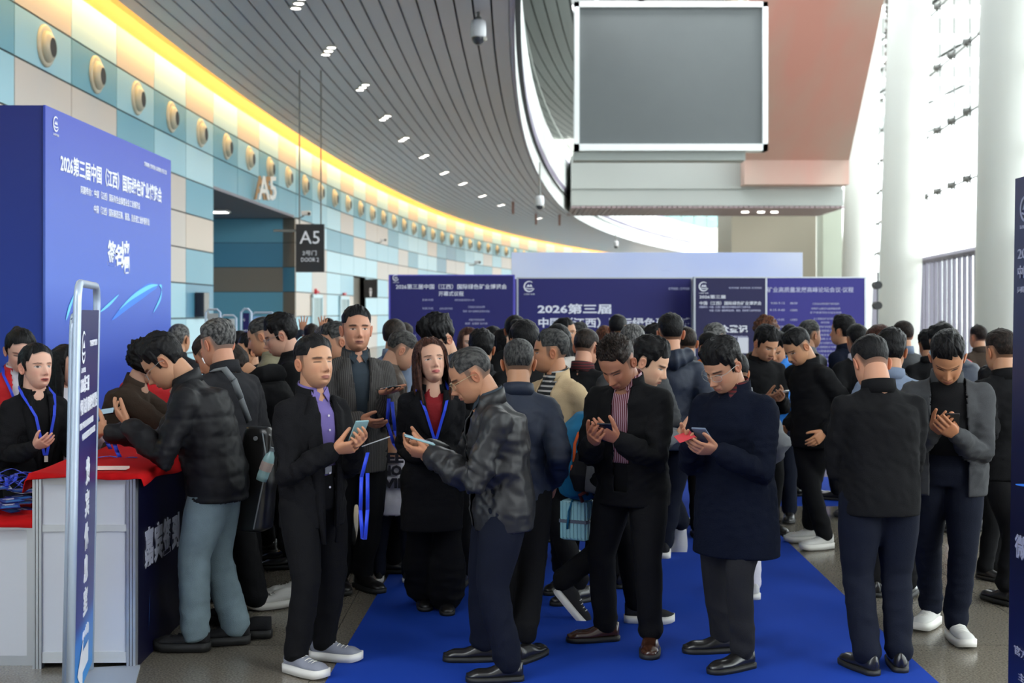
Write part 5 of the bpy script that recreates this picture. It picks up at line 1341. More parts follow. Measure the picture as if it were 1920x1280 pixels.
    # collar: stand or shirt points
    def ring_collar(nm_, m, r0, r1, h, gap, tilt=.25, zoff=0, thick=.006, par=root):
        na = 40; a = np.linspace(gap, 2*PI-gap, na)+PI/2; V = []
        for (rr, hh) in ((r0, 0), ((r0+r1)/2*1.0, h*.55), (r1, h)):
            fall = tilt*(1-np.abs(((a-PI/2)/PI)-1))
            p = neck+up*(zoff-.012*f)+np.outer(np.cos(a)*rr, rt)+np.outer(np.sin(a)*rr*.92, fw)+np.outer(hh-fall*0-.022*f*(np.sin(a)+1)*.5, up)
            V.append(p)
        V = np.vstack(V); F = [(i*na+j, i*na+j+1, (i+1)*na+j+1, (i+1)*na+j) for i in range(2) for j in range(na-1)]
        ob = mk_mesh(nm_, V, F, m, par); md = ob.modifiers.new('s', 'SOLIDIFY'); md.thickness = thick; md.offset = 0; return ob
    cl_ = o.get('collar', 'stand')
    if cl_ == 'stand': ring_collar('collar', K[o.get('collarm', topm)], .052*f, .047*f, .042*f, .35 if not open_ else .55)
    if cl_ == 'hood':
        hd_ = Parts(); hd_.tube([neck+rt*.062*f+up*.012*f+fw*.01, neck+rt*.06*f-fw*.045*f+up*.0*f, neck-fw*.082*f-up*.02*f, neck-rt*.06*f-fw*.045*f, neck-rt*.062*f+up*.012*f+fw*.01], [.018*f, .03*f, .042*f, .03*f, .018*f], 16)
        V, F = hd_.arr(); V, N, F = remesh(V, F, .014, 3); V = V+N*(.008*(1-2*np.abs(waves(V, 22, o['seed']+4))))[:, None]; mk_mesh('hood', V, F.tolist(), K[o.get('collarm', topm)], root)
    if inner in ('shirt', 'polo'):
        ring_collar('shirt_collar', K[o.get('scollarm', innerm)], .047*f, .042*f, .034*f, .30, zoff=.014*f, thick=.003)
        for sd in (-1, 1):
            c = neck+up*(-.004*f)+fw*.045*f; V = np.array([c+rt*sd*.005*f+up*.002*f, c+rt*sd*.030*f+up*.020*f-fw*.012*f, c+rt*sd*.033*f-up*.004*f-fw*.006*f, c+rt*sd*.020*f-up*.024*f+fw*.008*f])
            ob = mk_mesh('collar_point', V, [(0, 1, 2, 3)], K[o.get('scollarm', innerm)], root, smooth=False); md = ob.modifiers.new('s', 'SOLIDIFY'); md.thickness = .004
    if o.get('lapel') and open_:
        zb0, wt, wb, zt0 = open_
        dep = lambda t: (.080*f*lo if t < .2 else .080*f*lo-(t-.2)*.38*f*lo)
        for sd in (-1, 1):
            pts = []
            lpw = o.get('lapelw', .042)
            zl = [zb0+.02, zb0+(.235-zb0)*.35, zb0+(.235-zb0)*.75, .245, .262, .285]
            wl_ = [.004, lpw*.55, lpw*.95, lpw, lpw*.55, lpw*.35]
            V = []; 
            for i, (t, lw_) in enumerate(zip(zl, wl_)):
                u_ = np.clip((t-zb0)/(zt0-zb0), 0, 1); hw = wb+(wt-wb)*u_; c = pel+up*t*f
                if t > .26: c = neck-up*(.295-t)*f*1.0
                dd_ = dep(t)*1.0
                for kx, yy in ((hw-.002, dd_+.004), (hw+lw_*.5, dd_+.012-.15*lw_*f), (hw+lw_, dd_+.004-.32*(hw+lw_)*f*.35-.01)): V.append(c+rt*sd*kx*f+fw*yy)
            n_ = len(zl); F = [(i*3+j, i*3+j+1, (i+1)*3+j+1, (i+1)*3+j) for i in range(n_-1) for j in range(2)]
            ob = mk_mesh('lapel', np.array(V), F, K[topm], root); md = ob.modifiers.new('s', 'SOLIDIFY'); md.thickness = .007; md.offset = 0
    if o.get('belt'):
        b = Parts(); a = np.linspace(0, 2*PI, 40); b.add(*_ring(pel+up*.075*f, rt, fw, ww*.97*1.0, dd*1.0+.006, .02, up)); V, F = b.arr(); bl = mk_mesh('belt', V, F, MATS.get('black_leather') or shoe_mats('black')[0], root)
        c = pel+up*.075*f+fw*(dd+.012); mk_mesh('buckle', np.array([c-rt*.02-up*.018, c+rt*.02-up*.018, c+rt*.02+up*.018, c-rt*.02+up*.018, c-rt*.02-up*.018-fw*.01, c+rt*.02-up*.018-fw*.01, c+rt*.02+up*.018-fw*.01, c-rt*.02+up*.018-fw*.01]), [(0, 1, 2, 3), (0, 4, 5, 1), (2, 6, 7, 3), (1, 5, 6, 2), (3, 7, 4, 0)], M_alu, bl, smooth=False)
    # glasses, mask, earbud, lanyard
    def hp_(p): return C0+Rm @ (np.array(p)*hs)
    if o.get('glasses'):
        b = Parts(); rim = mat('glasses_rim', (.03, .03, .03, 1) if o['glasses'] == 'dark' else (.35, .33, .3, 1), .3, metal=.6) if False else MATS.get('rim_'+o['glasses']) or mat('rim_'+o['glasses'], {'dark': (.012, .012, .012, 1), 'steel': (.4, .39, .37, 1), 'gold': (.45, .35, .2, 1)}[o['glasses']], .3, metal=.7 if o['glasses'] != 'dark' else 0)
        lv_ = Parts()
        for sd in (-1, 1):
            a = np.linspace(0, 2*PI, 17); ex, ez = .024, .017
            yy = lambda x_: .098-.35*max(0, abs(x_)-.02)
            ring = [hp_((sd*.033+ex*math.copysign(abs(math.cos(t))**.8, math.cos(t)), yy(sd*.033+ex*math.cos(t)), -.004+ez*math.copysign(abs(math.sin(t))**.8, math.sin(t)))) for t in a]
            b.tube(ring, [.0013]*17, 6); lv_.add(np.array(ring[:-1]), [tuple(range(16))])
            b.tube([hp_((sd*.056, .086, .004)), hp_((sd*.074, .06, .005)), hp_((sd*.080, -.005, .003)), hp_((sd*.082, -.02, -.006))], [.0015]*4, 6)
        b.tube([hp_((-.010, .100, .002)), hp_((0, .103, .005)), hp_((.010, .100, .002))], [.0014]*3, 6)
        V, F = b.arr(); gl = mk_mesh('eyeglasses', V, F, rim, root); V, F = lv_.arr(); mk_mesh('lens', V, F, MATS.get('spectacle_glass') or glass_mat('spectacle_glass', (.96, .97, .98, 1), .09), gl, smooth=False)
    if o.get('mask'):
        na, nl = 20, 12; V = []
        for i in range(nl):
            z_ = -.022-.075*i/(nl-1)
            for j in range(na): a = R(-72)+R(144)*j/(na-1); rr = .075*(1-.14*i/(nl-1)); V.append(hp_((rr*math.sin(a), .028+.092*math.cos(a)*(1-.15*(i/(nl-1)-.35)**2*3), z_+.012*math.cos(a)*(1-i/(nl-1)))))
        ob = mk_mesh('face_mask', np.array(V), [(i*na+j, i*na+j+1, (i+1)*na+j+1, (i+1)*na+j) for i in range(nl-1) for j in range(na-1)], mat('mask_blue', (.42, .62, .72, 1), .8), root); md = ob.modifiers.new('s', 'SOLIDIFY'); md.thickness = .002
    if o.get('earbud'):
        b = Parts(); sd = o['earbud']; b.tube([hp_((sd*.086, .004, -.018)), hp_((sd*.088, .008, -.045))], [.006, .004], 8); V, F = b.arr(); mk_mesh('earbud', V, F, mat('earbud_white', srgb(235, 235, 235), .3), root)
    if o.get('lanyard'):
        dpt = (.080*f*lo); e_ = o['lanyard']; zb_ = e_ if isinstance(e_, float) else .12
        pr = []
        for sd in (-1, 1):
            c0 = neck+rt*sd*.052*f-fw*.01+up*.014*f; c1 = neck+rt*sd*.058*f+fw*.035*f-up*.012*f; c2 = pel+up*.22*f+rt*sd*.034*f+fw*(dpt+.008); c3 = pel+up*(zb_+.02)*f+rt*sd*.004*f+fw*(dpt+.014)
            pr.append([c0, c1, c1*.45+c2*.55+fw*.006, c2, c3])
        b = MB()
        for sd, pts in zip((-1, 1), pr):
            wdt_ = rt*.0085
            for i in range(len(pts)-1):
                b.add([pts[i]-wdt_, pts[i]+wdt_, pts[i+1]+wdt_, pts[i+1]-wdt_], [(0, 1, 2, 3)])
        nk = [neck+rt*math.cos(a)*.053*f+fw*(math.sin(a)*.05*f-.008)+up*.016*f for a in np.linspace(PI, 2*PI, 9)]
        for i in range(8): b.add([nk[i]-up*.008, nk[i+1]-up*.008, nk[i+1]+up*.008, nk[i]+up*.008], [(0, 1, 2, 3)])
        ln_ = b.build('lanyard', M_rib, root); md = ln_.modifiers.new('s', 'SOLIDIFY'); md.thickness = .002
        c = pel+up*zb_*f+fw*(dpt+.016); b = MB(); b.add([c-rt*.01-up*.005, c+rt*.01-up*.005, c+rt*.01+up*.03, c-rt*.01+up*.03]+[p+fw*.008 for p in (c-rt*.01-up*.005, c+rt*.01-up*.005, c+rt*.01+up*.03, c-rt*.01+up*.03)], [(0, 1, 2, 3), (4, 5, 6, 7), (0, 1, 5, 4), (1, 2, 6, 5), (2, 3, 7, 6), (3, 0, 4, 7)]); b.build('clip', mat('clip_cream', srgb(225, 215, 200), .4), ln_)
        if o.get('badge', True):
            b = MB(); t0 = c-up*.005; q_ = [t0-rt*.045-up*.11, t0+rt*.045-up*.11, t0+rt*.045, t0-rt*.045]; b.add(q_+[p+fw*.004 for p in q_], [(0, 1, 2, 3), (4, 5, 6, 7), (0, 1, 5, 4), (1, 2, 6, 5), (2, 3, 7, 6), (3, 0, 4, 7)]); b.build('badge', M_badge, ln_)
    root['H'] = f
    info = dict(root=root, neck=neck, pel=pel, chest=chest, up=up, fw=fw, rt=rt, arms=arms, C0=C0, Rm=Rm, hs=hs, f=f, lo=lo)
    del root['H']
    return info
person.count = 0
def _disc(c, r, u, n, rad, th):
    V = [c+(r*math.cos(a)+u*math.sin(a))*rad+n*h for h in (0, th) for a in [2*PI*k/10 for k in range(10)]]
    return [tuple(p) for p in V], [tuple(range(10))[::-1], tuple(range(10, 20))]+[(i, (i+1) % 10, 10+(i+1) % 10, 10+i) for i in range(10)]
def _ring(c, r, fdir, w, d, h, up):
    n = 40; V = []
    for (k, z) in ((1, -h), (1.03, -h), (1.03, h), (1, h)):
        for i in range(n): a = 2*PI*i/n; V.append(c+r*math.copysign(abs(math.cos(a))**.85, math.cos(a))*w*k+fdir*math.copysign(abs(math.sin(a))**.85, math.sin(a))*d*k+up*z)
    F = [(j*n+i, j*n+(i+1) % n, ((j+1) % 4)*n+(i+1) % n, ((j+1) % 4)*n+i) for j in range(4) for i in range(n)]
    return np.array(V), F
M_phone = mat('phone_black', (.012, .012, .014, 1), .25); M_phonec = mat('phone_case_cyan', (.25, .42, .45, 1), .35)
M_pscreen = mat('phone_screen', (.02, .02, .025, 1), .1, emit=(.35, .5, .6, 1), estr=.25)
def to_world(I, p):
    a = I['root'].rotation_euler.z; p = Rz(a) @ np.array(p); return Vector(p)+I['root'].location
def phone(I, label, case=None, between=True, side=1, local=None, yaw=0, tilt=50, roll=0, s=1.0):
    """a phone lying in the hands; tilt is measured from lying flat"""
    Wr, Wl = I['arms'][0][2], I['arms'][1][2]
    if local is None:
        c = (Wr+Wl)/2 if between else (Wr if side > 0 else Wl)
        dirf = nrm((I['arms'][0][2]-I['arms'][0][1]) if side > 0 else (I['arms'][1][2]-I['arms'][1][1]))
        c = c+dirf*(.075 if between else .085)+np.array([0, 0, .022])
    else: c = np.array(local)
    e = empty('mobile_phone', to_world(I, c)); tag(e, label, 'phone')
    e.rotation_euler = (Matrix.Rotation(I['root'].rotation_euler.z+R(yaw), 3, 'Z') @ Matrix.Rotation(R(tilt), 3, 'X') @ Matrix.Rotation(R(roll), 3, 'Y')).to_euler()
    b = MB(); b.box(-.037*s, .037*s, -.077*s, .077*s, -.0045, .0045); b.build('case', case or M_phone, e, bevel=.003)
    b = MB(); b.box(-.034*s, .034*s, -.073*s, .073*s, .0046, .0052); b.build('screen', M_pscreen, e)
    return e
# ------------------------------------------------------------ the crowd, nearest first
OPEN = (-.16, .036, .030, .30)
pA = person('man in black suit jacket over a lilac shirt and grey trainers, eyes nearly shut', 588, 6.52, 1.71, 48, hyaw=8, hpitch=-4, q=2, topm='black_wool', inner='shirt', innerm='purple', open_=(-.16, .033, .020, .30), lapel=True, belt=True, buttons=True, shoes='grey', style='short', eyes=.12, skin=(.50, .28, .18), fp=[(572, 1266, 55), (628, 1238, 75)], hands=[(.09, .27, -.27), (-.03, .30, -.25)], hk='hold', fat=1.03, coat=.43, hdir=[(-.5, .8, .15), (.35, .85, .25)])
pB = person('man in shiny dark jacket and glasses looking down left at a pale phone', 935, 6.38, 1.69, -80, hpitch=30, hyaw=4, q=2, topm='leather', inner='shirt', innerm='darkshirt', open_=(-.16, .028, .03, .30), glasses='gold', hair='salt', style='crew', hl=.074, fat=1.08, loose=1.08, wr=1.7, legm='dnavy_trouser', eyes=.1, lean=5, skin=(.42, .22, .14), fp=[(884, 1240, -90), (930, 1278, -85)], hands=[(.06, .30, -.25), (-.06, .30, -.27)], hk='hold', coat=.44, legw=1.12, hdir=[(-.25, .9, .1), (.25, .9, .1)])
pC = person('man in plain navy jacket seen from behind, right behind the shiny dark jacket', 972, 6.98, 1.69, 178, hpitch=8, q=1, topm='navy2', hair='salt', style='crew', hands='down', legm='black', fp=[(995, 1236, 150), (955, 1230, 185)])
pD = person('woman in long black coat and red blouse with long brown hair looking up', 810, 7.7, 1.66, 12, hyaw=-4, hpitch=-12, hroll=4, q=2, fem=True, top='coat', topm='black_wool', coat=.31, hemw=1.12, inner='blouse', innerm='redblouse', open_=(.10, .042, .008, .30), lapel=True, lapelw=.055, style='long', hlen=.26, hair='brown', hl=.076, hands=[(.09, .20, -.40), (-.05, .24, -.40)], hk='relax', lanyard=.10, legw=1.12, flare=1.55, skin=(.58, .35, .27), lips=(.50, .08, .09), eyes=.6, fp=[(795, 1140, 10), (838, 1148, 5)], hscale=1.04)
pE = person('tall man in pinstripe blazer over dark shirt holding a phone on his palm', 668, 8.3, 1.87, 22, hyaw=6, hpitch=-2, q=2, topm='pinstripe', inner='shirt', innerm='darkshirt', open_=(-.02, .038, .010, .30), lapel=True, lapelw=.05, fat=1.06, style='short', skin=(.50, .26, .18), eyes=.5, mouth=.002, hands=[(.05, .30, -.36), (-.07, .33, -.21)], hk=('relax', 'open'), hdir=[(-.5, .7, -.2), (-.2, .95, .1)], palm=[None, (.1, -.15, 1)], fp=[(640, 1108, 15), (690, 1106, 40)], coat=.42)
pJ = person('man in black jacket over maroon striped shirt and brown shoes looking at his phone', 1184, 6.95, 1.76, -30, hpitch=42, hyaw=6, q=2, topm='black', inner='shirt', innerm='maroonstripe', open_=(-.03, .030, .024, .30), fat=1.1, loose=1.05, style='spike', hair='dbrown', hl=.07, eyes=.1, skin=(.36, .17, .11), lean=4, shoes='brown', fp=[(1115, 1203, -80), (1219, 1225, -8)], coat=.44, hands=[(.07, .27, -.30), (-.07, .27, -.28)])
pL = person('stocky man in long navy coat and glasses holding a phone, on the carpet', 1378, 6.62, 1.73, -42, hpitch=33, hyaw=8, q=2, top='coat', topm='navy', coat=.33, fat=1.15, loose=1.04, hemw=1.12, hscale=.98, glasses='steel', style='full', hl=.06, eyes=.1, skin=(.46, .25, .17), legm='charcoal', legw=.95, fp=[(1333, 1224, -85), (1374, 1258, -60)], hands=[(.06, .30, -.26), (-.08, .28, -.29)], collar='stand', inner='shirt', innerm='plaid', hdir=[(-.35, .85, .2), (.3, .9, .1)])
pM = person('broad man in black jacket seen squarely from behind at the carpet edge', 1648, 6.55, 1.74, 183, hpitch=34, hyaw=-4, q=2, topm='black', fat=1.12, loose=1.02, style='short', hl=.07, legm='dnavy_trouser', legw=1.05, fp=[(1683, 1250, 170), (1612, 1256, 200)], coat=.455, skin=(.50, .27, .19))
pN = person('man in open dark grey jacket and cream trainers reading a phone, right of the crowd', 1775, 7.2, 1.77, -14, hpitch=44, hyaw=4, q=2, topm='dgrey', inner='sweater', innerm='black', open_=(-.16, .055, .062, .30), fat=1.1, loose=1.1, style='comb', part=-.02, legm='dnavy_trouser', shoes='white', fp=[(1738, 1176, -40), (1799, 1205, 0)], hands=[(.09, .25, -.28), (-.02, .27, -.29)], eyes=.1, skin=(.42, .21, .12), coat=.45)
pa = person('man in black puffer jacket and pale jeans bending over the counter', 395, 6.95, 1.79, -86, hpitch=40, hyaw=0, lean=14, q=2, top='puffer', topm='puffer', fat=1.08, loose=1.12, glasses='steel', style='full', hl=.07, eyes=.15, legm='denim', legw=1.12, shoes='blacksport', fp=[(420, 1208, -80), (345, 1220, -92)], hands=[(.10, .42, -.27), (-.12, .26, -.22)], hk=('open', 'relax'), hdir=[(-.1, .9, .25), None], palm=[(-.7, -.3, .6), None], coat=.45, collar='stand', pelx=0, skin=(.46, .26, .17))
pb = person('grey-haired man in dark jacket with a slanting shoulder bag strap', 428, 7.55, 1.80, -128, hpitch=12, q=1, top='puffer', topm='charcoal', hair='grey', style='short', hands='front', fp=[(462, 1196, -90), (425, 1170, -120)], shoes='blacksport', lean=4, fat=1.05, skin=(.50, .26, .18))
pc = person('crew-cut man with a white earbud stooping in a dark padded jacket', 462, 8.1, 1.79, -112, hpitch=38, lean=16, q=1, top='puffer', topm='charcoal', hair='dbrown', style='crew', earbud=-1, hands='front', skin=(.52, .28, .18))
pd = person('stooping person in black hooded jacket with small white sleeve mark', 536, 8.65, 1.75, -95, hpitch=45, lean=26, q=1, topm='black', collar='hood', hair='dbrown', style='full', hands='front', shoes='white', fp=[(514, 1140, -60), (545, 1120, -80)])
pe = person('man with grey-sided crew cut in khaki jacket looking down left', 512, 9.75, 1.81, -95, hpitch=22, q=1, topm='khaki', hair='salt', style='crew', hands='front', skin=(.52, .30, .20))
pf = person('black-haired man in glasses facing left behind the khaki jacket', 548, 9.2, 1.83, -85, hpitch=22, q=1, topm='black', glasses='steel', style='full', hands='front', skin=(.55, .33, .26))
pg = person('middle-aged man looking down left between the lilac shirt and the blazer', 643, 9.55, 1.77, -55, hpitch=18, q=1, topm='charcoal', style='short', hair='salt', hands='down', eyes=.2, skin=(.48, .26, .18))
pG = person('grey-haired man in taupe jacket bowing his head to the right', 728, 9.0, 1.73, 105, hpitch=30, q=1, topm='taupe', hair='salt', style='crew', hands='front', wr=1.8, skin=(.52, .30, .22))
pH = person('tall young man in glasses and blue lanyard bending behind the woman in red', 842, 8.6, 1.84, -22, hyaw=22, hpitch=36, q=1, topm='black', inner='shirt', innerm='darkshirt', open_=(.0, .03, .02, .30), glasses='dark', style='fringe', lanyard=.12, hands='front', eyes=.1, skin=(.56, .34, .25))
pI = person('man in beige corduroy jacket and striped polo, face turned left', 1042, 8.1, 1.72, -48, hyaw=42, hpitch=4, q=1, topm='beige', inner='polo', innerm='polostripe', open_=(-.05, .042, .03, .30), style='short', hair='salt', hands='down', skin=(.44, .22, .13), fp=[(1072, 1132, -60), (1045, 1110, -30)], eyes=.3)
pK = person('stooping walker in grey top striding right behind the maroon shirt', 1146, 7.55, 1.74, 78, hyaw=12, lean=16, hpitch=24, q=1, topm='grey', style='full', hands='front', shoes='blackwhite', skin=(.60, .38, .28), fp=[(1215, 1168, 85), (1060, 1160, 80, -48)], eyes=.3)
pO = person('man in black sweater and white trainers looking down, far right of carpet', 1522, 9.9, 1.75, -60, hpitch=36, hyaw=6, q=1, topm='black', hands='down', shoes='white', fp=[(1533, 1030, -70), (1506, 1016, -80)], style='short', skin=(.46, .25, .15), fat=1.05, lean=3)
pP = person('young man in black sweater smiling down at a white phone', 1423, 10.6, 1.74, 14, hyaw=-14, hpitch=30, q=1, topm='black', style='full', skin=(.46, .25, .16), mouth=.001)
pQ = person('man in bright blue jacket looking down beside the white phone', 1460, 11.2, 1.69, -25, hpitch=34, q=1, topm='blue', hands='front', style='full', skin=(.46, .25, .16), legm='dnavy_trouser')
pR = person('tall man in dark navy jacket walking away, trainer sole showing', 1258, 9.5, 1.82, 182, q=1, topm='navy2', hands='down', collar='hood', style='short', legm='dnavy_trouser', shoes='blackwhite', fp=[(1243, 1042, 180), (1276, 1040, 180, -62)], fat=1.06, skin=(.52, .28, .19))
pS = person('man with close grey buzz cut seen from behind before the title board', 1186, 8.5, 1.76, 180, q=1, topm='dgrey', hair='grey', style='buzz', hands='down', skin=(.50, .27, .19))
pT = person('man with red plaid collar over black jacket, back turned', 1093, 9.3, 1.72, 150, hpitch=14, q=1, topm='black', collarm='plaid', hair='dbrown', style='crew', hands='down', skin=(.54, .30, .22))
pi_ = person('woman in black blazer and blue lanyard speaking behind the counter', 66, 7.5, 1.64, 45, hyaw=-2, hpitch=-2, q=2, fem=True, topm='black_wool', inner='sweater', innerm='black', open_=(.0, .03, .01, .30), lapel=True, style='tail', hair='black', hl=.07, eyes=.9, mouth=.004, lips=(.55, .06, .06), skin=(.64, .40, .33), lanyard=.06, badge=False, hands=[(.15, .33, -.30), (-.12, .38, -.27)], hscale=1.03)
ph = person('woman in red vest over white shirt with hair in a bun', 34, 8.4, 1.74, 30, hpitch=22, q=1, fem=True, top='vest', topm='redvest', inner='shirt', innerm='white', open_=(.0, .03, .02, .30), style='bun', hands='front', eyes=.1, skin=(.62, .38, .32), lanyard=.1, badge=False)
pj = person('long-haired woman half hidden behind the tall standing sign', 122, 7.95, 1.62, 62, q=1, fem=True, topm='white', style='long', hair='black', hlen=.3, hands='front', skin=(.64, .40, .33), lips=(.5, .08, .08), eyes=.5)
pk = person('woman with curly black hair in brown coat leaning over the counter', 222, 8.7, 1.66, 88, hpitch=14, hyaw=-8, lean=16, q=1, fem=True, top='coat', topm='brown', coat=.3, style='curly', hands=[(.12, .48, -.22), (-.05, .48, -.28)], fat=1.1, skin=(.60, .38, .3))
pr = person('person in red vest with black straps beyond the brown coat', 284, 9.2, 1.66, -160, q=0, top='vest', topm='redvest', inner='shirt', innerm='black', open_=(.0, .03, .02, .3), hands='front', style='short')
pch = person('small child in white vest printed SEE NO EVIL, back to the viewer', 738, 8.65, 1.08, 178, hpitch=34, q=1, top='tshirt', topm='white', sleeve=.7, hands='down', legm='dnavy_trouser', shoes='blackwhite', hair='black', style='crew', hscale=1.5, coat=.42, fat=1.15, collar='none', loose=1.05, skin=(.50, .28, .19), name='child')
pw = person('person in white trousers mostly hidden behind the long navy coat', 1388, 8.1, 1.58, 200, hpitch=20, q=0, topm='grey', legm='white', shoes='white', hands='down', hair='black', style='short', fp=[(1404, 1118, 190), (1372, 1110, 180)])
pZ = person('person in black jacket with a white shoulder stripe at the right edge', 1882, 8.15, 1.72, -165, hpitch=4, q=1, topm='black', hair='dbrown', style='short', hands='down', fat=1.1, fp=[(1874, 1130, 200), (1905, 1120, 190)])
p59 = person('man with black hair and steel blue collar half hidden by the broad back', 1671, 8.2, 1.72, 163, hpitch=10, q=1, topm='steel', collarm='steel', style='full', hands='down')
p39 = person('person in black knitted cap just left of the beige jacket', 984, 8.9, 1.77, 195, q=1, topm='black', style='cap', hands='down')
p40 = person('black-haired head behind the shiny dark jacket, back turned', 903, 9.3, 1.70, 182, q=1, topm='charcoal', style='full', hands='down', hpitch=10)
p65 = person('person bending low behind the open grey jacket, cheek showing', 1852, 8.8, 1.46, 50, hpitch=10, q=0, topm='charcoal', style='full', hands='down', skin=(.55, .33, .25))
far = [
 ('thin-haired man in steel blue jacket beyond the taupe jacket', 738, 10.5, 1.78, 150, dict(topm='steel', hair='dbrown', style='thin')),
 ('person in taupe beside the left edge of the schedule board', 758, 12.5, 1.72, 178, dict(topm='taupe', hair='dbrown', style='short')),
 ('bald-headed man behind the bent puffer jacket, far left', 334, 11.5, 1.73, 160, dict(topm='charcoal', hair='grey', style='thin')),
 ('far person looking right in front of the pale poster board', 420, 16.5, 1.74, 80, dict(topm='charcoal', style='short')),
 ('far person in front of the wide sky blue poster', 511, 15, 1.74, 190, dict(topm='black', style='short')),
 ('dark-haired person below the small blue sign', 470, 10.6, 1.64, -60, dict(topm='black', style='full')),
 ('grey-haired person below the lift doors, back turned', 607, 12, 1.70, 190, dict(topm='black', hair='grey', style='short')),
 ('far person facing the viewer below the first lift', 615, 16, 1.75, 10, dict(topm='black', style='short')),
 ('far brown-haired person between the two lifts', 633, 17, 1.68, -20, dict(topm='brown', hair='red', style='full')),
 ('tall person with hair gathered up, before the left board edge', 966, 12, 1.80, 182, dict(topm='black', style='bun', fem=True)),
 ('woman with reddish hair facing the viewer before the schedule board', 878, 12, 1.68, 15, dict(topm='grey', hair='brown', style='long', fem=True, skin=(.62, .38, .3))),
 ('woman with long black hair, back to viewer, before the schedule board', 924, 13, 1.68, 185, dict(topm='black', style='long', fem=True)),
 ('woman in white top turned right near the schedule board', 943, 12.4, 1.66, 60, dict(topm='white', style='long', fem=True, skin=(.6, .38, .3))),
 ('woman in taupe coat with a cream fleece hood, back turned', 1046, 10.2, 1.72, 192, dict(topm='taupe', collarm='camel', collar='hood', style='bob', fem=True, top='coat', coat=.4)),
 ('man behind the cream hood, face turned right', 1056, 12.6, 1.77, 65, dict(topm='black', style='short')),
 ('greying man right of the cream hood, before the title board', 1084, 13.6, 1.72, 95, dict(topm='black', hair='salt', style='short')),
 ('tall man in black jacket with a pale back print, at the title board', 1158, 13.5, 1.80, 158, dict(topm='black', style='short')),
 ('person with auburn hair and blue top at the title board', 1134, 14.5, 1.66, 185, dict(topm='blue', hair='red', style='bob', fem=True)),
 ('man in pale blue face mask beside the tall navy jacket', 1228, 10.7, 1.72, 45, dict(topm='charcoal', style='full', mask=True)),
 ('short-haired man in dark grey jacket right of the tall navy jacket', 1287, 10.3, 1.72, 186, dict(topm='dgrey', hair='dbrown', style='buzz')),
 ('black hair showing above the grey buzz cut, far back', 1200, 12.3, 1.69, 180, dict(topm='black', style='full')),
 ('woman with a ponytail and orange collar, back turned', 1331, 10.9, 1.66, -150, dict(topm='midgreen', collarm='orange', collar='hood', style='tail', fem=True)),
 ('grey-haired man in navy jacket looking down at the registration board', 1352, 12, 1.74, -62, dict(topm='navy', hair='grey', style='short', hpitch=20)),
 ('person with curly auburn hair before the violet board', 1437, 13, 1.76, 170, dict(topm='brown', hair='red', style='curly', fem=True)),
 ('black-haired person between auburn curls and the black sweater', 1481, 14, 1.68, 180, dict(topm='black', style='full')),
 ('greying man facing right before the violet board', 1516, 12.6, 1.75, 120, dict(topm='grey', hair='salt', style='short')),
 ('man in dark blue jacket at the right end of the violet board', 1583, 12.4, 1.79, -135, dict(topm='navy', style='full')),
 ('man in dark jacket with white collar right of the dark blue jacket', 1608, 11.3, 1.72, 184, dict(topm='black', style='short', collarm='white')),
 ('person with full dark red-brown hair behind the broad back', 1650, 9.8, 1.72, 180, dict(topm='black', hair='brown', style='bob', fem=True)),
 ('brown-haired man in grey jacket and pale collar by the columns', 1695, 12.3, 1.75, 200, dict(topm='dgrey', hair='dbrown', style='crew', collarm='steel')),
 ('dark-haired head left of the masked bending man', 1742, 11.9, 1.66, 180, dict(topm='black', style='full')),
 ('tiny figure in red far away by the glass doors', 1766, 24, 1.66, 20, dict(topm='redvest', style='short')),
 ('person in red vest between the phone reader and the bending man', 1783, 13.5, 1.66, 160, dict(topm='redvest', hair='dbrown', style='short')),
 ('man in navy jacket and face mask bowing to the left', 1818, 10.6, 1.78, -130, dict(topm='navy2', style='full', mask=True, lean=14, hpitch=26)),
 ('far person left of the wide sky blue poster, seen over shoulders', 447, 14, 1.62, 150, dict(topm='black', style='short')),
 ('brown-haired person right of the cream column, far back', 1836, 14.5, 1.68, 200, dict(topm='brown', hair='dbrown', style='short')),
]
for lab, px, Y, H, fc, kw in far:
    kw.setdefault('hands', 'down'); person(lab, px, Y, H, fc, q=0, **kw)
p36 = person('person raising both hands to photograph, far back by the lifts', 584, 14, 1.70, 185, q=0, topm='navy2', style='short', hair='dbrown', hands=[(.12, .24, .20, 'up'), (-.12, .24, .20, 'up')], hk='open', hdir=[(0, 0, 1), (0, 0, 1)], palm=[(0, 1, 0), (0, 1, 0)])
# ------------------------------------------------------------ things carried and held
M_strap = mat('grey_webbing', srgb(140, 145, 148), .7, bump=.4, bscale=500)
phone(pA, 'pale cyan backed phone held by the man in the lilac shirt', M_phonec, between=False, side=-1, tilt=55, yaw=-10)
b = MB(); W_ = to_world(pA, pA['arms'][0][2]+np.array([-.10, .10, .02])); b.tube([W_, W_+Vector((.14, -.02, .05))], .003, 6); tag(b.build('stylus', M_alu), 'thin silver stylus in the hand of the man in the lilac shirt', 'pen')
w0 = to_world(pA, pA['arms'][1][2]+np.array([-.0, .09, -.03]))
def strap3(pts, w, side, name, m, lab=None, cat=None, th=.002, parent=None):
    b = MB(); P_ = [Vector(p) for p in pts]; s = Vector(side).normalized()*w
    for i in range(len(P_)-1): b.quad(P_[i]-s, P_[i]+s, P_[i+1]+s, P_[i+1]-s)
    o = b.build(name, m, parent, smooth=True); md = o.modifiers.new('s', 'SOLIDIFY'); md.thickness = th
    if lab: tag(o, lab, cat)
    return o
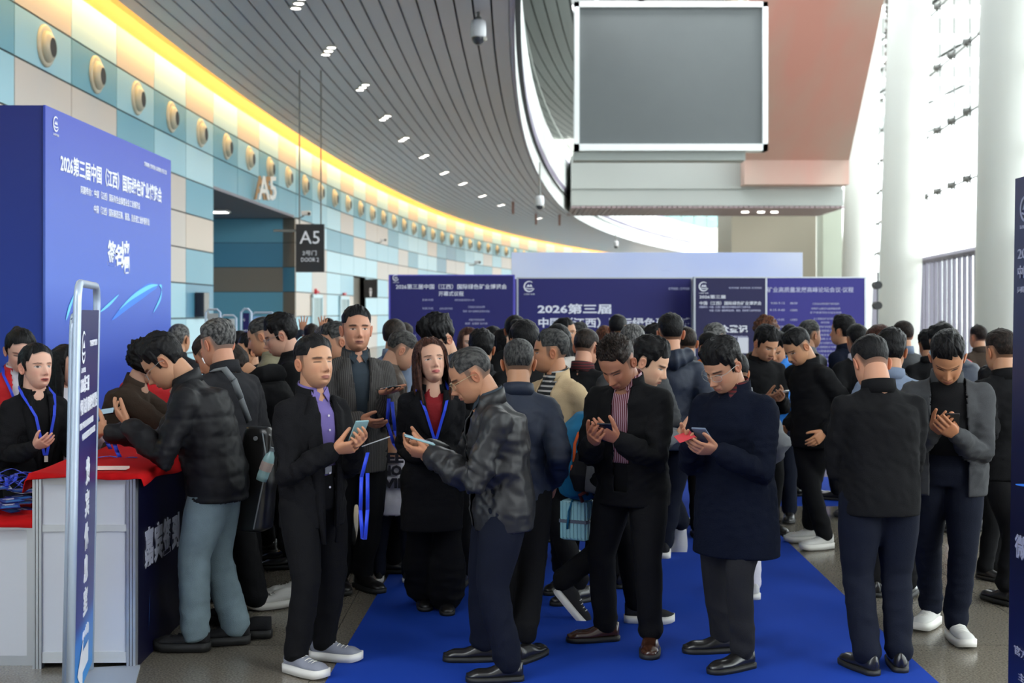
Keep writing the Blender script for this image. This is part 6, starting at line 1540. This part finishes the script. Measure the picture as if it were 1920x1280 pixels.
strap3([w0, w0+Vector((-.03, -.01, -.12)), w0+Vector((-.035, -.01, -.28)), w0+Vector((-.025, -.01, -.42)), w0+Vector((-.012, -.01, -.425)), w0+Vector((-.0, -.01, -.28)), w0+Vector((.0, -.01, -.1))], .009, (1, .3, 0), 'lanyard_ribbon', M_rib, 'blue lanyard hanging from the hands of the man in the lilac shirt', 'lanyard')
phone(pE, 'black phone lying on the open palm of the pinstripe blazer man', None, local=pE['arms'][1][2]+np.array([-.02, .085, .034]), tilt=10, yaw=12)
w0 = to_world(pE, pE['arms'][1][2]+np.array([-.02, .06, -.03]))
strap3([w0, w0+Vector((-.01, 0, -.15)), w0+Vector((.03, 0, -.28)), w0+Vector((.09, 0, -.36)), w0+Vector((.10, 0, -.37)), w0+Vector((.04, -.01, -.2)), w0+Vector((.02, 0, -.02))], .011, (1, .2, 0), 'lanyard_ribbon', M_rib, 'blue lanyard hanging from the hand of the pinstripe blazer man', 'lanyard')
phone(pB, 'pale teal phone in the hands of the man in the shiny dark jacket', M_phonec, tilt=18, yaw=0)
phone(pJ, 'black phone held by the man in the maroon striped shirt', None, tilt=42, yaw=14)
phone(pL, 'dark phone held low by the man in the long navy coat', MATS['steel_blue_cloth'], tilt=35, yaw=10)
w0 = to_world(pL, (pL['arms'][0][2]+pL['arms'][1][2])/2+np.array([0, .12, .03]))
b = MB(); b.box(-.045, .045, -.03, .03, 0, .002); o = b.build('paper_card', mat('card_red_white', srgb(200, 60, 70), .5), None, loc=w0+Vector((-.03, -.02, .03))); o.rotation_euler = (.5, -.3, .3); tag(o, 'small red and white card above the phone of the navy coat man', 'card')
phone(pN, 'black phone in the hands of the man in the open grey jacket', None, tilt=50)
phone(pP, 'white phone in the hands of the man in the black sweater', mat('phone_white', srgb(235, 235, 235), .3), tilt=20, yaw=30)
w0 = to_world(pi_, pi_['arms'][1][2]); e = empty('mobile_phone', at(197, 772, 7.6), .2, 'phone showing a list, held up just right of the tall standing sign', 'phone')
b = MB(); b.box(-.055, .055, -.03, .03, -.004, .004); b.build('case', M_phone, e); b = MB(); b.box(-.05, .05, -.027, .027, .0045, .005); b.build('screen', M_pscreen, e); e.rotation_euler = (.5, -.15, .1)
# two hand-held badges with white clips above the counter
for (px, py, Y, lab) in ((196, 800, 7.5, 'blue badge ribbon with white clip held above the counter, farther one'), (214, 815, 7.2, 'blue badge ribbon with white clip above the counter, nearer the open hand')):
    p = at(px, py, Y); e = empty('lanyard', p, 0, lab, 'lanyard')
    b = MB(); b.box(-.01, .01, -.004, .004, -.02, .02); b.build('clip', mat('clip_cream', srgb(225, 215, 200), .4), e)
    strap3([(0, 0, -.02), (.005, 0, -.06), (.02, 0, -.10), (.035, 0, p.z*0-.13)], .012, (1, 0, 0), 'ribbon', M_rib, parent=e)
# backpack with orange trim and the small pale suitcase hanging from it
M_bp = cloth('backpack_teal', (.01, .13, .26, 1), .7, .3, 90, .25); M_bpo = cloth('backpack_orange', (.62, .10, .02, 1), .7)
q = at(1078, 852, 7.62); e = empty('backpack', q, R(8), 'blue backpack with orange trim left of the maroon striped shirt', 'backpack')
Pt = Parts(); I3 = np.array; r_, f_ = I3([1, 0, 0]), I3([0, 1, 0])
Pt.loft([(I3([.035, 0, -.26]), r_, f_, .06, .08), (I3([.02, 0, -.23]), r_, f_, .105, .13), (I3([-.005, 0, -.10]), r_, f_, .12, .155), (I3([.0, 0, .05]), r_, f_, .115, .15), (I3([.03, 0, .17]), r_, f_, .095, .13), (I3([.07, 0, .25]), r_, f_, .05, .08)], 30, 2.8)
V, F = Pt.arr(); V, N, F = remesh(V, F, .011, 3); V = V+N*(.004*(1-2*np.abs(waves(V, 26, 3))))[:, None]; body = mk_mesh('bag_body', V, F.tolist(), M_bp, e)
Pt = Parts(); Pt.loft([(I3([.02, -.11, -.2]), r_, f_, .05, .05), (I3([.01, -.13, -.1]), r_, f_, .075, .06), (I3([.03, -.12, .03]), r_, f_, .06, .05), (I3([.05, -.1, .06]), r_, f_, .03, .03)], 20, 2.8)
V, F = Pt.arr(); V, N, F = remesh(V, F, .011, 3); mk_mesh('side_pocket', V, F.tolist(), K['charcoal'], e)
for nm, pts in (('piping', [(-.035, -.148, -.02), (-.03, -.152, .08), (-.005, -.14, .14)]), ('piping', [(.045, -.13, .05), (.05, -.13, .12), (.07, -.11, .20)]), ('piping', [(-.05, -.145, -.11), (-.045, -.15, -.05)])):
    V, F = tube_np(pts, [.009]*len(pts), 8); mk_mesh(nm, V, F, M_bpo, e)
b = MB(); b.tube([(.05, -.12, -.22), (.04, -.15, -.20), (.0, -.15, -.22), (.02, -.13, -.26)], .012, 8); b.build('clip_cord', mat('dark_red_cord', srgb(90, 14, 12), .7), e)
q = at(1083, 973, 7.68); e = empty('mini_suitcase', q, R(-28), 'small pale blue ribbed suitcase hanging below the backpack', 'suitcase')
M_case = mat('case_pale_blue', srgb(150, 205, 215), .35)
b = MB(); b.box(-.085, .085, -.065, .065, -.12, .12); b.build('shell', M_case, e, bevel=.018)
rb = MB()
for k in range(7): x = -.072+.024*k; rb.box(x-.005, x+.005, -.069, .069, -.11, .11)
for k in range(5): y = -.05+.025*k; rb.box(-.089, .089, y-.005, y+.005, -.11, .11)
rb.build('ribs', M_case, e)
b = MB(); b.box(-.09, .09, -.071, .071, -.015, .005); b.build('band', mat('case_band', srgb(90, 100, 118), .5), e)
b = MB(); b.tube([(-.05, 0, .115), (-.045, 0, .145), (.045, 0, .145), (.05, 0, .115)], .007, 8); b.build('handle', M_case, e)
strap3([(-.03, -.08, -.05), (-.02, -.08, .06), (.0, -.06, .14), (.02, -.02, .17)], .006, (1, 0, 0), 'strap', M_bp, parent=e, th=.003)
# black shoulder bag with pale strap and a bottle in its net
q = at(482, 880, 7.12); e = empty('shoulder_bag', q, R(-20), 'black leather shoulder bag with a long pale strap behind the puffer jacket', 'bag')
Pt = Parts(); Pt.loft([(I3([-.02, 0, -.34]), r_, f_, .07, .05), (I3([-.02, 0, -.32]), r_, f_, .10, .065), (I3([.0, 0, -.05]), r_, f_, .11, .07), (I3([.02, 0, .20]), r_, f_, .09, .05), (I3([.01, 0, .24]), r_, f_, .07, .03)], 28, 4)
V, F = Pt.arr(); V, N, F = remesh(V, F, .011, 2); V = V+N*(.004*waves(V, 20, 5))[:, None]; mk_mesh('bag_body', V, F.tolist(), MATS['black_leather'], e)
b = MB(); b.tube([(.07, -.06, .21), (.10, -.06, .05), (.06, -.072, -.15), (.02, -.07, -.32)], .004, 6); b.build('piping', M_strap, e)
b = MB(); b.cyl((.03, -.07, .18), .012, .01, 12, axis='Y'); b.build('stud', M_alu, e)
s0 = to_world(pb, pb['neck']+pb['rt']*-.0+np.array([-.09, .01, -.005])); s1 = at(467, 790, 7.14)
strap3([s0, at(420, 690, 7.08), at(438, 712, 7.02), at(452, 748, 7.03), s1], .02, (.7, -.3, .4), 'bag_strap', M_strap, 'pale woven bag strap slanting down over the dark padded shoulder', 'strap', .004)
q = at(500, 872, 6.98); e = empty('water_bottle', q, 0, 'clear water bottle in the side net of the black shoulder bag', 'bottle')
V = []; F = []; n = 20; pr = [(.002, -.09), (.03, -.088), (.032, -.06), (.031, 0), (.032, .03), (.026, .055), (.014, .075), (.013, .085)]
for r0_, z0_ in pr:
    for k in range(n): V.append((r0_*math.cos(2*PI*k/n), r0_*math.sin(2*PI*k/n), z0_))
for j in range(len(pr)-1):
    for k in range(n): F.append((j*n+k, j*n+(k+1) % n, (j+1)*n+(k+1) % n, (j+1)*n+k))
b = MB(); b.add(V, F); b.build('bottle_body', mat('bottle_plastic', (.35, .55, .55, 1), .1, spec=.6), e, smooth=True)
b = MB(); b.cyl((0, 0, -.03), .0335, .05, 20); b.build('paper_label', mat('label_pink', srgb(190, 170, 160), .5), e)
b = MB(); b.cyl((0, 0, .082), .015, .02, 16); b.build('cap', mat('cap_grey', srgb(120, 128, 132), .4), e); e.rotation_euler = (0, .35, 0)
# child's vest lettering
cl_ = pch; nk, up_, fw_, rt_ = cl_['neck'], cl_['up'], cl_['fw'], cl_['rt']
ca = cl_['root']
for i, (s_, w_) in enumerate((('SEE', .17), ('NO', .14), ('EVIL', .19))):
    c = cl_['pel']+up_*(.235-.078*i)*1.08*1.0-fw_*(.080*1.08*1.15*1.05+.012)
    M_ = plane_M(c+rt_*-(-w_/2)*-1, rt_, up_)
    t_ = text(s_, 'vest_print', plane_M(Vector(c-rt_*w_/2), Vector(rt_), Vector(up_)), .062, mat('print_black', (.012, .01, .02, 1), .7), ca, width=w_, bold=.05, depth=.004)
# print on the tall far man's back and small sleeve mark, edge stripe
M_pr = mat('print_grey', srgb(170, 172, 176), .7)
b = MB(); p = to_world(pd, pd['arms'][1][0]*.55+pd['arms'][1][1]*.45)
def on_sleeve(I, side, t, w, h, name, r=.047):
    S, E, W, sd = I['arms'][0 if side > 0 else 1]; c = S*(1-t)+E*t; ax = nrm(E-S); out = nrm(I['rt']*sd); out = nrm(out-np.dot(out, ax)*ax); fwd = np.cross(out, ax)
    c = c+out*r*I['f']; q_ = [c-fwd*w-ax*h, c+fwd*w-ax*h, c+fwd*w+ax*h, c-fwd*w+ax*h]
    return mk_mesh(name, np.array(q_+[p_+out*.003 for p_ in q_]), [(0, 3, 2, 1), (4, 5, 6, 7), (0, 1, 5, 4), (1, 2, 6, 5), (2, 3, 7, 6), (3, 0, 4, 7)], M_pr, I['root'], smooth=False)
on_sleeve(pd, -1, .5, .03, .006, 'sleeve_mark', .044)
on_sleeve(pZ, 1, .12, .07, .008, 'shoulder_stripe', .05)
